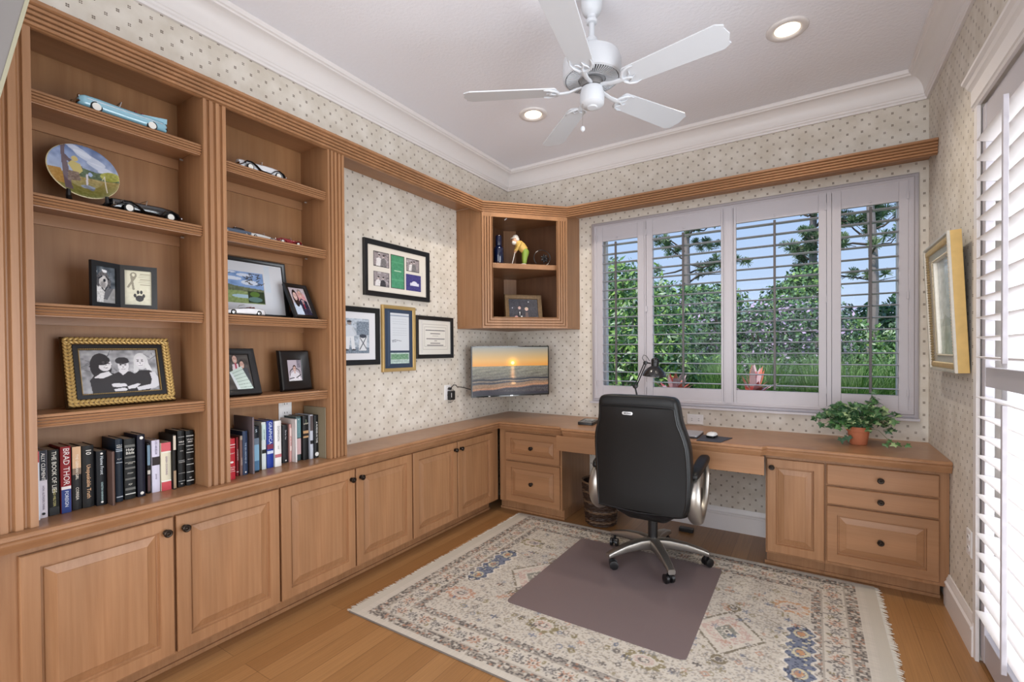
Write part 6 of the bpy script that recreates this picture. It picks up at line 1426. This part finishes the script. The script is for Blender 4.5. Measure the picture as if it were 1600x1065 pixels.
shrub('bright green leafy tree seen through the left end of the window', -.05, 3.55, [(0,0,1.75,.78,.6,.95),(.1,.1,.9,.9,.6,.8),(.55,.3,1.35,.5,.5,.6),(-.3,.1,2.45,.5,.4,.4)], [LG, MG, DG, WG], [.36,.28,.16,.20], 7500, .034, .12, 1, (150,140,126), 'leafy_tree', 'tree')
shrub('grey-green flowering shrub seen through the second shutter from the left', .55, 6.2, [(0,0,1.6,.85,.6,.85),(.35,.1,1.0,.9,.6,.7),(-.5,0,1.2,.6,.5,.7)], [BG_, MG, LI, DG], [.36,.26,.08,.30], 11000, .036, .065, 2, name='flowering_shrub')
shrub('lilac-flowered shrub seen through the third shutter', 1.95, 6.2, [(-.2,0,1.45,.8,.6,.80),(.5,.1,1.55,.7,.6,.75),(0,0,.8,1.1,.7,.6)], [DG, MG, LI, BG_], [.34,.22,.20,.24], 12000, .036, .065, 3, name='flowering_shrub')
shrub('round green tree behind the lilac shrub', 2.05, 10.2, [(0,0,2.3,.85,.8,.8),(.35,.2,2.9,.6,.6,.55),(-.6,0,1.9,.6,.6,.6)], [MG, DG, LG], [.5,.3,.2], 7000, .055, .10, 4, name='garden_tree', cat='tree')
shrub('spreading green tree behind the grey-green shrub', -.6, 9.4, [(0,0,2.2,1.4,.9,.9),(.9,0,2.5,.8,.7,.5),(-1.2,0,2.6,.9,.8,.8)], [MG, DG, LG, BG_], [.36,.28,.20,.16], 8000, .06, .12, 5, name='garden_tree', cat='tree')
shrub('bushy green shrub seen through the right end of the window', 3.30, 6.8, [(-.25,0,1.05,.6,.6,.8),(.6,.1,1.0,.6,.6,.8),(.1,0,.6,1.0,.7,.6)], [MG, LG, DG, WG], [.34,.24,.20,.22], 9000, .036, .075, 6)
shrub('grey-green pine-like bush far behind on the right', 5.2, 12.5, [(0,0,2.0,1.2,.9,1.1),(-1.3,.3,1.6,.9,.8,.8)], [BG_, MG, DG], [.5,.25,.25], 5000, .07, .16, 7)
shrub('low green bush under the flowering shrubs on the left', .9, 4.6, [(0,0,.75,.7,.4,.5),(-.7,.1,.7,.6,.4,.5)], [LG, MG, DG], [.4,.35,.25], 4000, .035, .12, 8)
for i, (x, s_) in enumerate(((-6.5,31),(-3.2,32),(.1,33),(3.4,34),(6.8,35))):
    shrub(('far left','left of centre','central','right of centre','far right')[i]+' section of the dark hedge at the back of the garden', x, 15.0, [(-.9,0,1.4,1.3,.8,1.6),(.9,.2,1.3,1.3,.8,1.5)], [DG, MG, BG_], [.5,.3,.2], 3600, .12, .20, s_, name='hedge_section', cat='hedge')
# fountain grasses
def grass_clump(label, x, y, n, h_, spread, seed, mats):
    rs = np.random.RandomState(seed); r = thing('ornamental_grass', label, 'grass', (x, y, -.06), 0); V_ = []
    for i in range(n):
        a = rs.rand()*2*PI; l = h_*(.7+.45*rs.rand()); sp = spread*(.3+rs.rand()); p0_ = np.array([rs.normal()*.08, rs.normal()*.08, 0]); d = np.array([math.cos(a), math.sin(a), 0]); w_ = np.array([-d[1], d[0], 0])*.006
        prev = p0_
        for k in range(1, 5):
            t_ = k/4; q = p0_+d*sp*t_**2*1.1+np.array([0, 0, l*(t_-.30*t_**3)]); ww = w_*(1.15-t_); V_ += [prev-w_*(1.3-t_), prev+w_*(1.3-t_), q+ww, q-ww]; prev = q
    V_ = np.array(V_); mesh_quads('blades', V_, mats, np.repeat(rs.randint(0, len(mats), n), 4), r); return r
GG = leafmat('grass_blade_light', (146,176,108), .2); GH_ = leafmat('grass_blade_green', (96,140,66), .2)
k = 0
for x, y, lab in ((1.95,3.7,'feathery light green grass clump left of the right-hand window post'),(2.45,3.9,'feathery light green grass clump below the lilac shrub'),(2.85,3.5,'arching light green grass clump seen above the potted ivy'),(3.30,4.0,'arching light green grass clump at the right end of the window'),(1.35,3.9,'light green grass clump behind the red-leaved plants')):
    k += 1; grass_clump(lab, x, y-.3, 620, 1.72, .50, 50+k, [GG, GH_])
# red-leaved plants
def cordyline(label, x, y, seed, hh=1.02):
    r = thing('red_leaved_plant', label, 'plant', (x, y, -.06), 0); rs = random.Random(seed); m = MB()
    for i in range(34):
        a = rs.uniform(0, 2*PI); el = rs.uniform(.25, 1.35); L_b = rs.uniform(.28, .46); d = Vector((math.cos(a)*math.cos(el), math.sin(a)*math.cos(el), math.sin(el))); s_ = Vector((-math.sin(a), math.cos(a), 0)); b0 = Vector((0, 0, hh-.26+rs.uniform(-.05,.05)))
        pts = []
        for t_, w_ in ((0,.012),(.35,.034),(.7,.028),(1,.001)):
            c_ = b0+d*L_b*t_+Vector((0, 0, -.12*t_*t_*math.cos(el))); pts.append((c_-s_*w_, c_+s_*w_))
        for q in range(3): m.add([tuple(pts[q][0]), tuple(pts[q][1]), tuple(pts[q+1][1]), tuple(pts[q+1][0])], [(0,1,2,3)], rs.choice((0,1,1,2)))
    m.build('leaves', [plain('leaf_crimson', (190,84,80), .4), plain('leaf_rose_grey', (196,160,160), .4), plain('leaf_coral', (214,120,92), .4)], r)
    MB().tube([(0,0,0),(.01,0,.4),(0,0,hh-.22)], [.03,.025,.02], 8).build('stem', plain('bark_brown', (92,74,60), .9), r, smooth=True)
cordyline('red-leaved plant seen at the lower left of the third shutter', 1.88, 2.15, 1, 1.10)
cordyline('red-leaved plant seen behind the desk lamp', 1.00, 2.25, 2, 1.04)
# pines
NE = leafmat('pine_needles', (104,130,92), .3); NE2 = leafmat('pine_needles_pale', (140,160,118), .3)
def pine(label, x, y, h_, seed, lean=.0, lo=3.0):
    r = thing('pine_tree', label, 'tree', (x, y, -.06), 0, None); rs = random.Random(seed); nr = np.random.RandomState(seed)
    tr_ = MB(); TP = [(lean*t_+.10*math.sin(t_*5+seed), 0, h_*t_) for t_ in [i/8 for i in range(9)]]; tr_.tube(TP, [.15-.09*i/8 for i in range(9)], 9); tr_.build('trunk', plain('pine_bark', (150,138,134), .95, noise=.3, nscale=9), r, smooth=True)
    br = MB(); V_ = []; mi = []
    for i in range(20):
        z = lo+(h_-lo)*(i+.5)/20; a = rs.uniform(0, 2*PI); L_b = rs.uniform(.8, 1.7)*(1.1-.5*(z-lo)/(h_-lo)); t_ = z/h_; b0 = Vector((lean*t_, 0, z)); d = Vector((math.cos(a), math.sin(a)*.7, rs.uniform(-.05,.45)))
        pts = [b0+d*L_b*q+Vector((0, 0, .12*math.sin(q*6+i))) for q in (0,.25,.5,.75,1)]; br.tube(pts, [.035,.028,.020,.014,.006], 6)
        for q in range(7):
            f = rs.uniform(.35, 1.05); c_ = b0+d*L_b*f+Vector((rs.uniform(-.22,.22), rs.uniform(-.22,.22), rs.uniform(-.08,.22))); br.tube([b0+d*L_b*max(.2, f-.2), c_], [.010,.005], 5)
            n_ = 64; u = nr.normal(size=(n_, 3)); u[:, 2] += .5; u /= np.linalg.norm(u, axis=1, keepdims=True); s_ = np.cross(u, nr.normal(size=(n_, 3))); s_ /= np.linalg.norm(s_, axis=1, keepdims=True)
            C_ = np.array(c_)[None]; V_.append(np.stack([C_-s_*.010, C_+s_*.010, C_+u*.17+s_*.008, C_+u*.17-s_*.008], 1).reshape(-1, 3)); mi.append(np.full(n_, rs.randint(0, 1)))
    br.build('branches', plain('pine_branch_bark', (96,84,78), .95), r, smooth=True); mesh_quads('needles', np.concatenate(V_), [NE, NE2], np.concatenate(mi), r)
pine('pine tree with bare trunk seen through the second shutter from the left', -1.05, 12.0, 7.4, 1, .3, 3.4)
pine('dense pine tree seen at the right of the third shutter', 2.62, 12.2, 7.4, 2, -.1, 3.2)
pine('tall pine tree with a thick trunk seen through the right end of the window', 3.66, 11.6, 7.4, 6, .1, 3.7)
